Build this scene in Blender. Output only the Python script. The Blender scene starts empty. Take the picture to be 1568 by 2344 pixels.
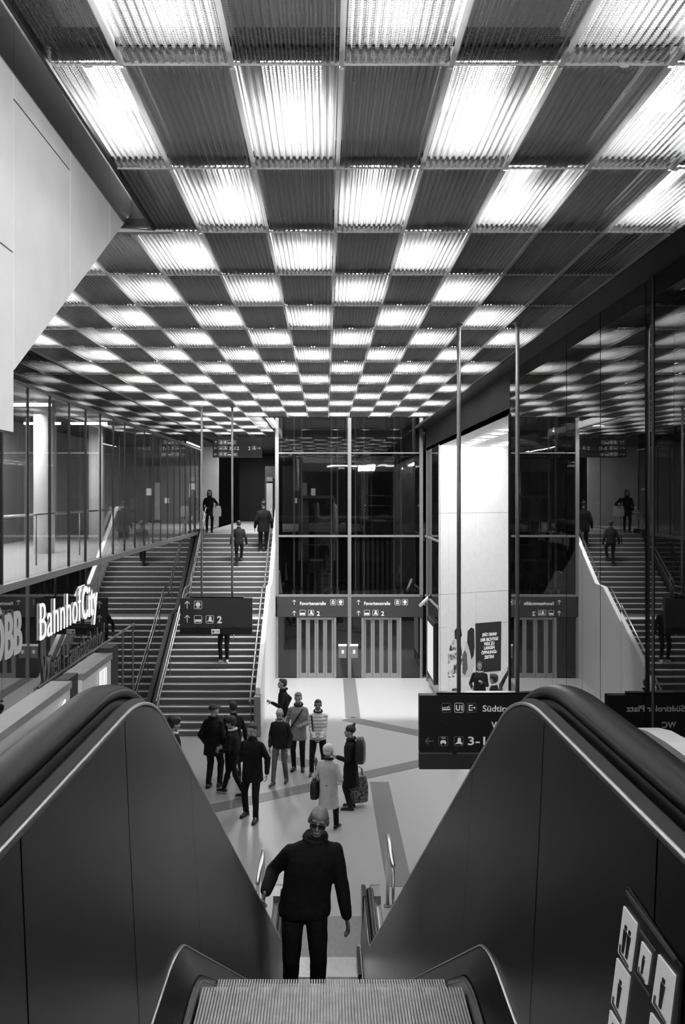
import bpy, bmesh, math, random
from mathutils import Vector, Matrix, Euler, noise
sc = bpy.context.scene
col = sc.collection
R = math.radians
rnd = random.Random(7)

# ------------------------------------------------------------------ camera
F, VX, HY, CZ = 2010.0, 745.0, 1136.0, 6.3      # focal length in px, vanishing point, eye height above the lower floor
cd = bpy.data.cameras.new('camera'); cam = bpy.data.objects.new('camera', cd); col.objects.link(cam)
cam.location = (0, 0, CZ); cam.rotation_euler = (R(90), 0, 0)
cd.sensor_fit = 'VERTICAL'; cd.sensor_height = 36.0; cd.sensor_width = 24.0
cd.lens = F * 36.0 / 2344.0
cd.shift_x = (784 - VX) / 2344.0; cd.shift_y = -(1172 - HY) / 2344.0
cd.clip_start = 0.05; cd.clip_end = 300
sc.camera = cam
cy = sc.cycles
cy.max_bounces = 6; cy.diffuse_bounces = 3; cy.glossy_bounces = 3; cy.transmission_bounces = 3; cy.transparent_max_bounces = 7
cy.use_adaptive_sampling = True; cy.adaptive_threshold = 0.035; cy.caustics_reflective = False; cy.caustics_refractive = False

# ------------------------------------------------------------------ world, exposure, large lights
w = bpy.data.worlds.new('world'); sc.world = w; w.use_nodes = True
w.node_tree.nodes['Background'].inputs[0].default_value = (0.004, 0.004, 0.004, 1)
w.node_tree.nodes['Background'].inputs[1].default_value = 1.0
sc.view_settings.view_transform = 'Standard'; sc.view_settings.look = 'None'
sc.view_settings.exposure = 0.0; sc.view_settings.gamma = 1.0
sc.view_settings.use_curve_mapping = False
def area(name, loc, sx, sy, watts, rot=(0, 0, 0), spread=180):
    l = bpy.data.lights.new(name, 'AREA'); l.shape = 'RECTANGLE'; l.size = sx; l.size_y = sy; l.energy = watts
    l.spread = R(spread)
    o = bpy.data.objects.new(name, l); col.objects.link(o); o.location = loc; o.rotation_euler = rot
    return o
area('atrium_flood_light', (0.8, 27.2, 15.0), 4.6, 0.5, 3800, (R(4), 0, 0))       # high lamps of the open lift hall
area('stair_head_light', (-2.15, 30.3, 8.55), 0.3, 2.2, 230, (R(-8), R(-14), 0), 130)                  # lamp strip over the stair head
area('upper_hall_light', (-3.6, 41.0, 8.6), 0.10, 9.0, 300)                       # lamps of the upper concourse past the stairs
area('landing_fill_light', (1.6, -3.2, 8.5), 3.0, 3.0, 450)                       # added fill for the white wall, stands for hall lamps behind the viewer
area('white_wall_fill_light', (3.0, -0.8, 8.3), 1.8, 0.35, 105, Vector((-4.75, 6.2, -0.9)).to_track_quat('-Z', 'Y').to_euler(), 80)   # added light aimed at the white wall, right of the viewer
area('side_room_light', (-7.2, 18.0, 8.2), 1.2, 14.0, 640)                        # lamps of the room behind the left glass

# ------------------------------------------------------------------ materials (all procedural)
def nodes(name):
    m = bpy.data.materials.new(name); m.use_nodes = True
    nt = m.node_tree; nt.nodes.clear()
    return m, nt, nt.nodes, nt.links
def g4(v): return (v, v, v, 1)
def mat(name, g, rough=0.5, metal=0.0, var=0.06, scale=18.0, bump=0.0, bscale=60.0, spec=0.5, stretch=None, emit=0.0):
    m, nt, N, L = nodes(name)
    out = N.new('ShaderNodeOutputMaterial'); b = N.new('ShaderNodeBsdfPrincipled'); L.new(b.outputs[0], out.inputs[0])
    tc = N.new('ShaderNodeTexCoord'); mp = N.new('ShaderNodeMapping'); L.new(tc.outputs['Object'], mp.inputs[0])
    if stretch: mp.inputs['Scale'].default_value = stretch
    nz = N.new('ShaderNodeTexNoise'); nz.inputs['Scale'].default_value = scale; nz.inputs['Detail'].default_value = 4; L.new(mp.outputs[0], nz.inputs[0])
    cr = N.new('ShaderNodeMapRange'); cr.inputs[1].default_value = 0.25; cr.inputs[2].default_value = 0.75
    cr.inputs[3].default_value = max(0.0, g - var * g); cr.inputs[4].default_value = min(1.0, g + var * g); L.new(nz.outputs[0], cr.inputs[0])
    cb = N.new('ShaderNodeCombineColor')
    for i in range(3): L.new(cr.outputs[0], cb.inputs[i])
    L.new(cb.outputs[0], b.inputs['Base Color'])
    b.inputs['Roughness'].default_value = rough; b.inputs['Metallic'].default_value = metal
    b.inputs['Specular IOR Level'].default_value = spec
    if bump:
        n2 = N.new('ShaderNodeTexNoise'); n2.inputs['Scale'].default_value = bscale; n2.inputs['Detail'].default_value = 3; L.new(mp.outputs[0], n2.inputs[0])
        bp = N.new('ShaderNodeBump'); bp.inputs['Strength'].default_value = bump; bp.inputs['Distance'].default_value = 0.02
        L.new(n2.outputs[0], bp.inputs['Height']); L.new(bp.outputs[0], b.inputs['Normal'])
    if emit:
        L.new(cb.outputs[0], b.inputs['Emission Color']); b.inputs['Emission Strength'].default_value = emit
    return m
def glow(name, strength, g=1.0):
    m, nt, N, L = nodes(name)
    out = N.new('ShaderNodeOutputMaterial'); e = N.new('ShaderNodeEmission'); e.inputs[0].default_value = g4(g); e.inputs[1].default_value = strength
    L.new(e.outputs[0], out.inputs[0]); return m
def glass(name, clear=0.6, tint=0.8, gloss=0.12, rough=0.02, body=0.02, wave=0.0):
    m, nt, N, L = nodes(name)
    out = N.new('ShaderNodeOutputMaterial')
    tr = N.new('ShaderNodeBsdfTransparent'); tr.inputs[0].default_value = g4(tint)
    df = N.new('ShaderNodeBsdfDiffuse'); df.inputs[0].default_value = g4(body)
    gl = N.new('ShaderNodeBsdfGlossy'); gl.inputs['Roughness'].default_value = rough; gl.inputs[0].default_value = g4(0.95)
    m1 = N.new('ShaderNodeMixShader'); m1.inputs[0].default_value = clear; L.new(df.outputs[0], m1.inputs[1]); L.new(tr.outputs[0], m1.inputs[2])
    lw = N.new('ShaderNodeFresnel'); lw.inputs[0].default_value = 1.5
    ad = N.new('ShaderNodeMath'); ad.operation = 'ADD'; ad.use_clamp = True; ad.inputs[1].default_value = gloss; L.new(lw.outputs[0], ad.inputs[0])
    m2 = N.new('ShaderNodeMixShader'); L.new(ad.outputs[0], m2.inputs[0]); L.new(m1.outputs[0], m2.inputs[1]); L.new(gl.outputs[0], m2.inputs[2])
    if wave:
        tc = N.new('ShaderNodeTexCoord'); nz = N.new('ShaderNodeTexNoise'); nz.inputs['Scale'].default_value = 1.3; L.new(tc.outputs['Object'], nz.inputs[0])
        bp = N.new('ShaderNodeBump'); bp.inputs['Strength'].default_value = wave; bp.inputs['Distance'].default_value = 0.05
        L.new(nz.outputs[0], bp.inputs['Height']); L.new(bp.outputs[0], gl.inputs['Normal'])
    L.new(m2.outputs[0], out.inputs[0]); return m
def mesh_sheet(name):                 # perforated corrugated sheet: pierced holes, light also scatters through
    m, nt, N, L = nodes(name)
    out = N.new('ShaderNodeOutputMaterial')
    tc = N.new('ShaderNodeTexCoord'); sp = N.new('ShaderNodeSeparateXYZ'); L.new(tc.outputs['Object'], sp.inputs[0])
    def wave(sock, freq, add):
        a = N.new('ShaderNodeMath'); a.operation = 'MULTIPLY'; a.inputs[1].default_value = freq; L.new(sock, a.inputs[0])
        b = N.new('ShaderNodeMath'); b.operation = 'SINE'; L.new(a.outputs[0], b.inputs[0])
        return b.outputs[0]
    wy = wave(sp.outputs['Y'], 2 * math.pi / 0.022, 0); wx = wave(sp.outputs['X'], 2 * math.pi / 0.0107, 0)
    mu = N.new('ShaderNodeMath'); mu.operation = 'ADD'; L.new(wy, mu.inputs[0]); L.new(wx, mu.inputs[1])
    gt = N.new('ShaderNodeMath'); gt.operation = 'GREATER_THAN'; gt.inputs[1].default_value = -0.25; L.new(mu.outputs[0], gt.inputs[0])
    tl = N.new('ShaderNodeBsdfTranslucent'); tl.inputs[0].default_value = g4(0.6)
    df = N.new('ShaderNodeBsdfDiffuse'); df.inputs[0].default_value = g4(0.07)
    ms = N.new('ShaderNodeMixShader'); ms.inputs[0].default_value = 0.62; L.new(df.outputs[0], ms.inputs[1]); L.new(tl.outputs[0], ms.inputs[2])
    tr = N.new('ShaderNodeBsdfTransparent')
    m2 = N.new('ShaderNodeMixShader'); L.new(ms.outputs[0], m2.inputs[1]); L.new(tr.outputs[0], m2.inputs[2])
    lw = N.new('ShaderNodeLayerWeight'); lw.inputs[0].default_value = 0.5          # a thick pierced sheet closes at flat angles
    mr = N.new('ShaderNodeMapRange'); mr.inputs[1].default_value = 0.72; mr.inputs[2].default_value = 0.42; mr.inputs[3].default_value = 0.0; mr.inputs[4].default_value = 1.0
    L.new(lw.outputs['Facing'], mr.inputs[0])
    pr = N.new('ShaderNodeMath'); pr.operation = 'MULTIPLY'; L.new(gt.outputs[0], pr.inputs[0]); L.new(mr.outputs[0], pr.inputs[1]); L.new(pr.outputs[0], m2.inputs[0])
    L.new(m2.outputs[0], out.inputs[0]); return m
def translucent(name, g=0.9):
    m, nt, N, L = nodes(name)
    out = N.new('ShaderNodeOutputMaterial')
    tl = N.new('ShaderNodeBsdfTranslucent'); tl.inputs[0].default_value = g4(g)
    df = N.new('ShaderNodeBsdfDiffuse'); df.inputs[0].default_value = g4(g)
    ms = N.new('ShaderNodeMixShader'); ms.inputs[0].default_value = 0.75; L.new(df.outputs[0], ms.inputs[1]); L.new(tl.outputs[0], ms.inputs[2])
    L.new(ms.outputs[0], out.inputs[0]); return m
def blotch(name, lo, hi, scale, rough=0.8, thresh=0.5, stretch=(1, 1, 1)):      # printed or woven pattern
    m, nt, N, L = nodes(name)
    out = N.new('ShaderNodeOutputMaterial'); b = N.new('ShaderNodeBsdfPrincipled'); L.new(b.outputs[0], out.inputs[0]); b.inputs['Roughness'].default_value = rough
    tc = N.new('ShaderNodeTexCoord'); mp = N.new('ShaderNodeMapping'); mp.inputs['Scale'].default_value = stretch; L.new(tc.outputs['Object'], mp.inputs[0])
    nz = N.new('ShaderNodeTexNoise'); nz.inputs['Scale'].default_value = scale; nz.inputs['Detail'].default_value = 5; nz.inputs['Distortion'].default_value = 1.2; L.new(mp.outputs[0], nz.inputs[0])
    cr = N.new('ShaderNodeValToRGB'); cr.color_ramp.elements[0].position = thresh - 0.06; cr.color_ramp.elements[1].position = thresh + 0.06
    cr.color_ramp.elements[0].color = g4(lo); cr.color_ramp.elements[1].color = g4(hi); L.new(nz.outputs[0], cr.inputs[0]); L.new(cr.outputs[0], b.inputs['Base Color'])
    return m
M = dict(
    white=mat('white_panel', 0.86, 0.45, var=0.05, scale=3, bump=0.05, bscale=140),
    terrazzo=mat('terrazzo_floor', 0.36, 0.32, var=0.10, scale=55, bump=0.0),
    strip=mat('dark_floor_strip', 0.14, 0.4, var=0.12, scale=55),
    stone=mat('step_stone', 0.12, 0.5, var=0.15, scale=40), nose=mat('pale_step_edge', 0.72, 0.5, var=0.08, scale=30),
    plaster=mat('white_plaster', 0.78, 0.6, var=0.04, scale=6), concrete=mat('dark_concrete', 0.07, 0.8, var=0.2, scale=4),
    black=mat('black_paint', 0.012, 0.55, var=0.2), blackmetal=mat('black_metal', 0.02, 0.3, metal=0.3, var=0.2),
    grey=mat('grey_metal', 0.26, 0.4, metal=0.6, var=0.1), frame=mat('steel_frame', 0.33, 0.38, metal=0.5, var=0.1),
    darkframe=mat('dark_frame', 0.05, 0.4, metal=0.5, var=0.1), chrome=mat('polished_steel', 0.8, 0.28, metal=1.0, var=0.03),
    brushed=mat('brushed_panel', 0.048, 0.33, metal=0.75, var=0.10, scale=5, bump=0.02, bscale=180, stretch=(1, 0.25, 1)),
    deck=mat('escalator_deck', 0.34, 0.3, metal=0.7, var=0.06, scale=12), parapet=mat('parapet_panel', 0.45, 0.4, metal=0.2, var=0.05, scale=20),
    rubber=mat('handrail_rubber', 0.006, 0.34, var=0.1, spec=0.2), skirt=mat('black_skirt', 0.012, 0.22, metal=0.2, var=0.1),
    tread=mat('ridged_tread', 0.5, 0.42, metal=0.5, var=0.28, scale=26), comb=mat('comb_plate', 0.7, 0.22, metal=0.9, var=0.08),
    plate=mat('landing_plate', 0.2, 0.4, metal=0.6, var=0.12),
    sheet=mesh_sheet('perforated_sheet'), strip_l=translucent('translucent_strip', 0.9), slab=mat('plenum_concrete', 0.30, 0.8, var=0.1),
    tube=glow('fluorescent_tube_glow', 31.0), reflector=mat('white_reflector', 0.85, 0.5),
    lamp=glow('downlight_glow', 190.0), lamp2=glow('room_lamp_glow', 10.0), sign_lit=glow('lit_lettering', 0.95), sign_dim=mat('grey_lettering', 0.13, 0.5),
    sign_grey=glow('dim_lit_lettering', 0.3), dimprint=mat('dark_grey_lettering', 0.07, 0.5), lightbox=glow('lit_poster_glow', 0.8),
    board=mat('sign_board', 0.013, 0.45, var=0.1), boardgrey=mat('grey_sign_board', 0.045, 0.5, var=0.1),
    print=mat('white_glow_print', 0.85, 0.5, var=0.02, emit=0.25), printline=mat('pale_outline', 0.3, 0.5, var=0.02),  # white print with a faint glow added to its colour
    glass_r=glass('dark_mirror_glass', 0.0, 0.5, 0.04, 0.015, 0.006, 0.0), glass_low=glass('dark_wall_glass', 0.0, 0.5, 0.05, 0.02, 0.008, 0.0),
    glass_up=glass('clear_wall_glass', 0.85, 0.85, 0.06, 0.02, 0.08, 0.0), glass_lift=glass('lift_glass', 0.9, 0.8, 0.03, 0.02, 0.01, 0.02),
    doorglass=glass('door_glass', 0.35, 0.6, 0.03, 0.05, 0.02),
    roomwall=mat('room_wall', 0.55, 0.7, var=0.1, scale=2), roomfloor=mat('room_floor', 0.5, 0.4, var=0.1, scale=20),
    photo=blotch('poster_picture', 0.03, 0.75, 3.2, 0.5, 0.5), rail=mat('brushed_handrail', 0.7, 0.22, metal=0.95, var=0.05),
    skin=mat('skin', 0.30, 0.55, var=0.08, scale=30), skin_d=mat('darker_skin', 0.17, 0.5, var=0.08, scale=30),
    hair=mat('dark_hair', 0.014, 0.6, var=0.3, scale=80, bump=0.4, bscale=120), hairg=mat('grey_hair', 0.12, 0.7, var=0.3, scale=80),
    coat=mat('black_cloth', 0.006, 0.85, var=0.35, scale=20, bump=0.3, bscale=25, spec=0.25), coat2=mat('dark_cloth', 0.013, 0.85, var=0.3, scale=20, bump=0.3, bscale=25, spec=0.25),
    jeans=mat('dark_trousers', 0.009, 0.85, var=0.35, scale=24, bump=0.25, bscale=30, spec=0.25), jeansl=mat('faded_trousers', 0.11, 0.85, var=0.3, scale=16, bump=0.25, bscale=30, spec=0.3),
    trench=mat('grey_coat_cloth', 0.20, 0.85, var=0.3, scale=30, bump=0.3, bscale=25), puffer=mat('pale_quilt', 0.50, 0.5, var=0.12, scale=12, bump=0.2, bscale=30),
    cream=mat('cream_coat_cloth', 0.52, 0.9, var=0.12, scale=60, bump=0.4, bscale=80), palecloth=mat('pale_cloth', 0.6, 0.9, var=0.1, scale=40, bump=0.2),
    shoe=mat('dark_leather', 0.013, 0.4, var=0.2), sole=mat('pale_sole', 0.4, 0.6), shoel=mat('pale_shoe', 0.5, 0.6),
    bagprint=blotch('printed_bag', 0.02, 0.22, 22, 0.6, 0.5), bagblack=mat('black_bag', 0.015, 0.45, var=0.2), bagwhite=mat('white_bag', 0.8, 0.6, var=0.03),
    lens=mat('dark_eyewear', 0.008, 0.1), eye=mat('dark_eye', 0.01, 0.2), lip=mat('lips', 0.12, 0.5),
)

# ------------------------------------------------------------------ helpers
OFF = {}
def link(o, parent=None):
    col.objects.link(o)
    if parent is not None: o.parent = parent
    return o
def tag(o, label=None, cat=None, group=None, kind=None):
    if label: o['label'] = label
    if cat: o['category'] = cat
    if group: o['group'] = group
    if kind: o['kind'] = kind
    return o
def thing(name, loc, label=None, cat=None, group=None, kind=None):
    o = bpy.data.objects.new(name, None); o.empty_display_size = 0.2; col.objects.link(o); o.location = loc
    OFF[o.name] = Vector(loc)
    return tag(o, label, cat, group, kind)
def off_of(p): return OFF.get(p.name, Vector((0, 0, 0))) if p is not None else Vector((0, 0, 0))
def mesh_of(name, V, Fc, m, smooth=False):
    me = bpy.data.meshes.new(name); me.from_pydata([tuple(v) for v in V], [], Fc); me.update()
    for x in (m if isinstance(m, (list, tuple)) else [m]): me.materials.append(M[x] if isinstance(x, str) else x)
    if smooth: me.polygons.foreach_set('use_smooth', [True] * len(me.polygons))
    return me
class MB:
    def __init__(s): s.v = []; s.f = []
    def add(s, V, Fc):
        n = len(s.v); s.v += [Vector(v) for v in V]; s.f += [tuple(i + n for i in f) for f in Fc]; return s
    def box(s, x0, x1, y0, y1, z0, z1):
        V = [(x, y, z) for z in (z0, z1) for y in (y0, y1) for x in (x0, x1)]
        return s.add(V, [(0, 2, 3, 1), (4, 5, 7, 6), (0, 1, 5, 4), (2, 6, 7, 3), (0, 4, 6, 2), (1, 3, 7, 5)])
    def hexa(s, V):            # 8 corners: bottom 4 ccw, top 4 ccw
        return s.add(V, [(3, 2, 1, 0), (4, 5, 6, 7), (0, 1, 5, 4), (1, 2, 6, 5), (2, 3, 7, 6), (3, 0, 4, 7)])
    def rings(s, rs, closed=False, caps=True):
        n = len(rs[0]); V = [p for r in rs for p in r]; Fc = []
        k = len(rs)
        for i in range(k if closed else k - 1):
            a, b = i * n, ((i + 1) % k) * n
            for j in range(n): Fc.append((a + j, a + (j + 1) % n, b + (j + 1) % n, b + j))
        if caps and not closed: Fc += [tuple(range(n - 1, -1, -1)), tuple(range((k - 1) * n, k * n))]
        return s.add(V, Fc)
    def tube(s, P, r, n=10, closed=False, caps=True):
        P = [Vector(p) for p in P]; rs = []; k = len(P); up = None
        rr = r if isinstance(r, (list, tuple)) else [r] * k
        for i, p in enumerate(P):
            if closed: t = P[(i + 1) % k] - P[i - 1]
            else: t = P[min(i + 1, k - 1)] - P[max(i - 1, 0)]
            t.normalize()
            if up is None:
                up = Vector((0, 0, 1)) if abs(t.z) < 0.9 else Vector((1, 0, 0))
            a = t.cross(up); a.normalize(); b = a.cross(t); b.normalize(); up = b
            rs.append([p + (a * math.cos(2 * math.pi * j / n) + b * math.sin(2 * math.pi * j / n)) * rr[i] for j in range(n)])
        return s.rings(rs, closed, caps)
    def cyl(s, c, r, h, n=20, axis='z'):
        c = Vector(c); d = {'x': Vector((1, 0, 0)), 'y': Vector((0, 1, 0)), 'z': Vector((0, 0, 1))}[axis]
        return s.tube([c, c + d * h], r, n)
    def ell(s, c, r, nu=14, nv=9, mt=None):
        V = []; Fc = []; c = Vector(c)
        for i in range(nv + 1):
            th = math.pi * i / nv
            for j in range(nu):
                ph = 2 * math.pi * j / nu
                p = Vector((r[0] * math.sin(th) * math.cos(ph), r[1] * math.sin(th) * math.sin(ph), r[2] * math.cos(th)))
                V.append(c + (mt @ p if mt else p))
        for i in range(nv):
            for j in range(nu):
                a, b = i * nu + j, i * nu + (j + 1) % nu
                Fc.append((a, a + nu, b + nu, b))
        return s.add(V, Fc)
    def cap(s, a, b, ra, rb, n=12):          # tapered capsule
        a, b = Vector(a), Vector(b); t = (b - a); L_ = t.length
        if L_ < 1e-6: return s.ell(a, (ra, ra, ra))
        t.normalize(); P = []; rr = []
        for k in (-0.95, -0.7, -0.35, 0): P.append(a + t * ra * k); rr.append(ra * math.sqrt(1 - k * k))
        for k in (0, 0.35, 0.7, 0.95): P.append(b + t * rb * k); rr.append(rb * math.sqrt(1 - k * k))
        up = Vector((0, 0, 1)) if abs(t.z) < 0.9 else Vector((0, 1, 0))
        u = t.cross(up); u.normalize(); v = u.cross(t)
        return s.rings([[p + (u * math.cos(2 * math.pi * j / n) + v * math.sin(2 * math.pi * j / n)) * q for j in range(n)] for p, q in zip(P, rr)])
    def xform(s, mt): s.v = [mt @ v for v in s.v]; return s
    def build(s, name, m, parent=None, smooth=False, label=None):
        o_ = off_of(parent)
        me = mesh_of(name, [v - o_ for v in s.v], s.f, m, smooth)
        o = link(bpy.data.objects.new(name, me), parent)
        if parent is not None: OFF[o.name] = o_
        if label: o['label'] = label
        return o
def box(name, m, x0, x1, y0, y1, z0, z1, parent=None): return MB().box(x0, x1, y0, y1, z0, z1).build(name, m, parent)
def smooth_by_angle(o, ang=40):
    me = o.data; me.polygons.foreach_set('use_smooth', [True] * len(me.polygons))
    bm = bmesh.new(); bm.from_mesh(me)
    for e in bm.edges:
        if len(e.link_faces) == 2 and e.calc_face_angle(0) > R(ang): e.smooth = False
    bm.to_mesh(me); bm.free(); return o
def copies(name, me, parent, locs, rots=None):
    r = []
    for i, l in enumerate(locs):
        o = link(bpy.data.objects.new(name, me), parent); o.location = Vector(l) - off_of(parent)
        if rots: o.rotation_euler = rots[i]
        OFF[o.name] = off_of(parent); r.append(o)
    return r
def AT(x, y, Y): return Vector(((x - VX) * Y / F, Y, CZ - (y - HY) * Y / F))        # pixel direction met at depth Y
def FLR(x, y, Z=0.0): return AT(x, y, F * (CZ - Z) / (y - HY))                      # ... met at a floor of height Z
def px_wall(x, X): return X * F / (x - VX)                                           # depth where a side wall shows at x

# flat print on a board: local plane (u right, v up) at origin o, n pointing to the reader
class Plane2:
    def __init__(s, o, u, v=(0, 0, 1)):
        s.o = Vector(o); s.u = Vector(u).normalized(); s.v = Vector(v).normalized(); s.n = s.u.cross(s.v)
    def __call__(s, a, b, h=0.0): return s.o + s.u * a + s.v * b + s.n * h
class Print:
    def __init__(s, pl, t=0.004, base=0.0015): s.p = pl; s.t = t; s.b = base; s.m = MB()
    def poly(s, pts):
        n = len(pts)
        V = [s.p(a, b, s.b) for a, b in pts] + [s.p(a, b, s.b + s.t) for a, b in pts]
        s.m.add(V, [tuple(range(n - 1, -1, -1)), tuple(range(n, 2 * n))] + [(i, (i + 1) % n, n + (i + 1) % n, n + i) for i in range(n)]); return s
    def rect(s, a0, b0, a1, b1): return s.poly([(a0, b0), (a1, b0), (a1, b1), (a0, b1)])
    def disc(s, a, b, r, n=18): return s.poly([(a + r * math.cos(2 * math.pi * i / n), b + r * math.sin(2 * math.pi * i / n)) for i in range(n)])
    def line(s, a0, b0, a1, b1, w_):
        d = Vector((a1 - a0, b1 - b0)); d.normalize(); q = Vector((-d.y, d.x)) * w_ / 2
        return s.poly([(a0 + q.x, b0 + q.y), (a0 - q.x, b0 - q.y), (a1 - q.x, b1 - q.y), (a1 + q.x, b1 + q.y)][::-1])
    def rsq(s, a, b, z, w_):                # outline of a rounded square, lower left a,b
        r = z * 0.16
        def ring(i):
            pts = []
            for cx, cy, q in ((a + z - r, b + z - r, 0), (a + r, b + z - r, 1), (a + r, b + r, 2), (a + z - r, b + r, 3)):
                for k in range(4):
                    t = math.pi / 2 * (q + k / 3); pts.append((cx + (r - i) * math.cos(t), cy + (r - i) * math.sin(t)))
            return pts
        o, i_ = ring(0), ring(w_); n = len(o)
        for k in range(n): s.poly([o[k], o[(k + 1) % n], i_[(k + 1) % n], i_[k]])
        return s
    def build(s, name, m, parent): return s.m.build(name, m, parent)
def lettering(txt, pl, a, b, size, m, parent, name='lettering', bold=0.0, squeeze=1.0, depth=0.004, spacing=1.0, align='LEFT', width=None):
    c = bpy.data.curves.new('text', 'FONT'); c.body = txt; c.size = size; c.offset = bold; c.extrude = depth / 2; c.space_character = spacing; c.align_x = align
    c.resolution_u = 3
    o = bpy.data.objects.new('text', c); col.objects.link(o)
    dg = bpy.context.evaluated_depsgraph_get(); dg.update()
    me = bpy.data.meshes.new_from_object(o.evaluated_get(dg)); bpy.data.objects.remove(o)
    if width:
        w0 = max(v.co.x for v in me.vertices) - min(v.co.x for v in me.vertices); squeeze = width / w0
    of = off_of(parent)
    for v in me.vertices:
        v.co = pl(a + v.co.x * squeeze, b + v.co.y, 0.002 + depth / 2 + v.co.z) - of
    me.materials.clear(); me.materials.append(M[m])
    ob = link(bpy.data.objects.new(name, me), parent); OFF[ob.name] = of
    return ob
def picto(kind, pl, a, b, z, m, parent, outline='print'):
    P = Print(pl); wl = z * 0.045
    if kind[0] != '_': P.rsq(a, b, z, wl)
    q = Print(pl); X = lambda t: a + z * t; Y = lambda t: b + z * t
    if kind == 'clock':
        q.disc(X(.5), Y(.56), z * .3); q.rect(X(.3), Y(.12), X(.7), Y(.2))
    elif kind == 'bus':
        q.rect(X(.1), Y(.2), X(.9), Y(.5)); q.rect(X(.1), Y(.14), X(.25), Y(.2)); q.rect(X(.7), Y(.14), X(.85), Y(.2))
    elif kind == 'train':
        q.poly([(X(.1), Y(.2)), (X(.5), Y(.25)), (X(.85), Y(.15)), (X(.9), Y(.3)), (X(.72), Y(.45)), (X(.72), Y(.8)), (X(.55), Y(.88)), (X(.4), Y(.8)), (X(.38), Y(.45))])
    elif kind == 'tram':
        q.rect(X(.06), Y(.25), X(.88), Y(.38)); q.rect(X(.06), Y(.52), X(.84), Y(.56))
        for t in (.06, .24, .42, .6, .8): q.rect(X(t), Y(.38), X(t + .05), Y(.52))
        q.line(X(.6), Y(.56), X(.78), Y(.72), z * .04)
    elif kind == 'exit':
        q.rect(X(.2), Y(.2), X(.3), Y(.8)); q.rect(X(.3), Y(.2), X(.62), Y(.3)); q.rect(X(.3), Y(.7), X(.62), Y(.8))
        q.line(X(.42), Y(.5), X(.86), Y(.5), z * .06); q.line(X(.74), Y(.62), X(.87), Y(.5), z * .06); q.line(X(.74), Y(.38), X(.87), Y(.5), z * .06)
    elif kind == 'taxi':
        q.poly([(X(.2), Y(.3)), (X(.8), Y(.3)), (X(.8), Y(.42)), (X(.7), Y(.6)), (X(.3), Y(.6)), (X(.2), Y(.42))]); q.rect(X(.22), Y(.18), X(.34), Y(.3)); q.rect(X(.66), Y(.18), X(.78), Y(.3))
    elif kind == 'lift':
        q.rect(X(.25), Y(.2), X(.35), Y(.75)); q.rect(X(.65), Y(.2), X(.75), Y(.75)); q.rect(X(.25), Y(.2), X(.75), Y(.3)); q.line(X(.5), Y(.35), X(.5), Y(.85), z * .08)
        q.line(X(.38), Y(.7), X(.5), Y(.86), z * .08); q.line(X(.62), Y(.7), X(.5), Y(.86), z * .08)
    elif kind == '_up':
        q.line(X(.5), Y(.0), X(.5), Y(.95), z * .09); q.line(X(.15), Y(.62), X(.5), Y(.98), z * .09); q.line(X(.85), Y(.62), X(.5), Y(.98), z * .09)
    elif kind == '_left':
        q.line(X(0), Y(.5), X(1), Y(.5), z * .08); q.line(X(.4), Y(.85), X(.02), Y(.5), z * .08); q.line(X(.4), Y(.15), X(.02), Y(.5), z * .08)
    elif kind == '_right':
        q.line(X(0), Y(.5), X(1), Y(.5), z * .08); q.line(X(.6), Y(.85), X(.98), Y(.5), z * .08); q.line(X(.6), Y(.15), X(.98), Y(.5), z * .08)
    o = q.build('pictogram' if kind[0] != '_' else 'arrow', m, parent) if q.m.v else None
    if P.m.v:
        f_ = P.build('pictogram_frame', outline, parent)
    return o
# ------------------------------------------------------------------ the setting
XL, XR = -4.74, 3.47             # planes of the left and right glass walls
ZC = CZ + 2.362                  # underside of the mesh ceiling
ZU = CZ - 1.38                   # upper concourse past the stairs
ZL = 4.8                         # landing the viewer stands on
YE = 30.44                       # front of the lift shaft
ROW0, ROWD, COL0, COLW = 4.808, 1.524, -0.512, 0.6

floor = tag(box('floor', 'terrazzo', -5.2, 9.0, 2.0, 36.0, -0.3, 0.0), kind='structure')
def strip(pts):
    n = len(pts)
    MB().add([(p[0], p[1], 0.0) for p in pts] + [(p[0], p[1], 0.004) for p in pts],
             [tuple(range(n, 2 * n))] + [(i, (i + 1) % n, n + (i + 1) % n, n + i) for i in range(n)]).build('floor_strip', 'strip', floor)
def band(a, b, wd):
    a, b = FLR(*a), FLR(*b); d = (b - a).normalized(); q = Vector((-d.y, d.x, 0)) * wd / 2
    strip([a + q, a - q, b - q, b + q][::-1])
band((799, 1553), (808, 1643), 0.42)
band((795, 1645), (985, 1684), 0.5)
band((478, 1853), (985, 1742), 0.46)
band((868, 1790), (915, 2030), 0.42)
band((560, 1712), (716, 1751), 0.46)

# upper floors
tag(box('floor_upper', 'roomfloor', -4.7, 9.0, 33.2, 49.0, ZU - 0.3, ZU), kind='structure')
box('floor_edge', 'stone', -4.7, -1.75, 32.3, 33.2, ZU - 0.3, ZU - 0.002, bpy.data.objects['floor_upper'])
tag(box('floor_landing', 'plate', -4.7, 3.4, -8.0, -1.6, ZL - 0.3, ZL), kind='structure')

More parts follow.
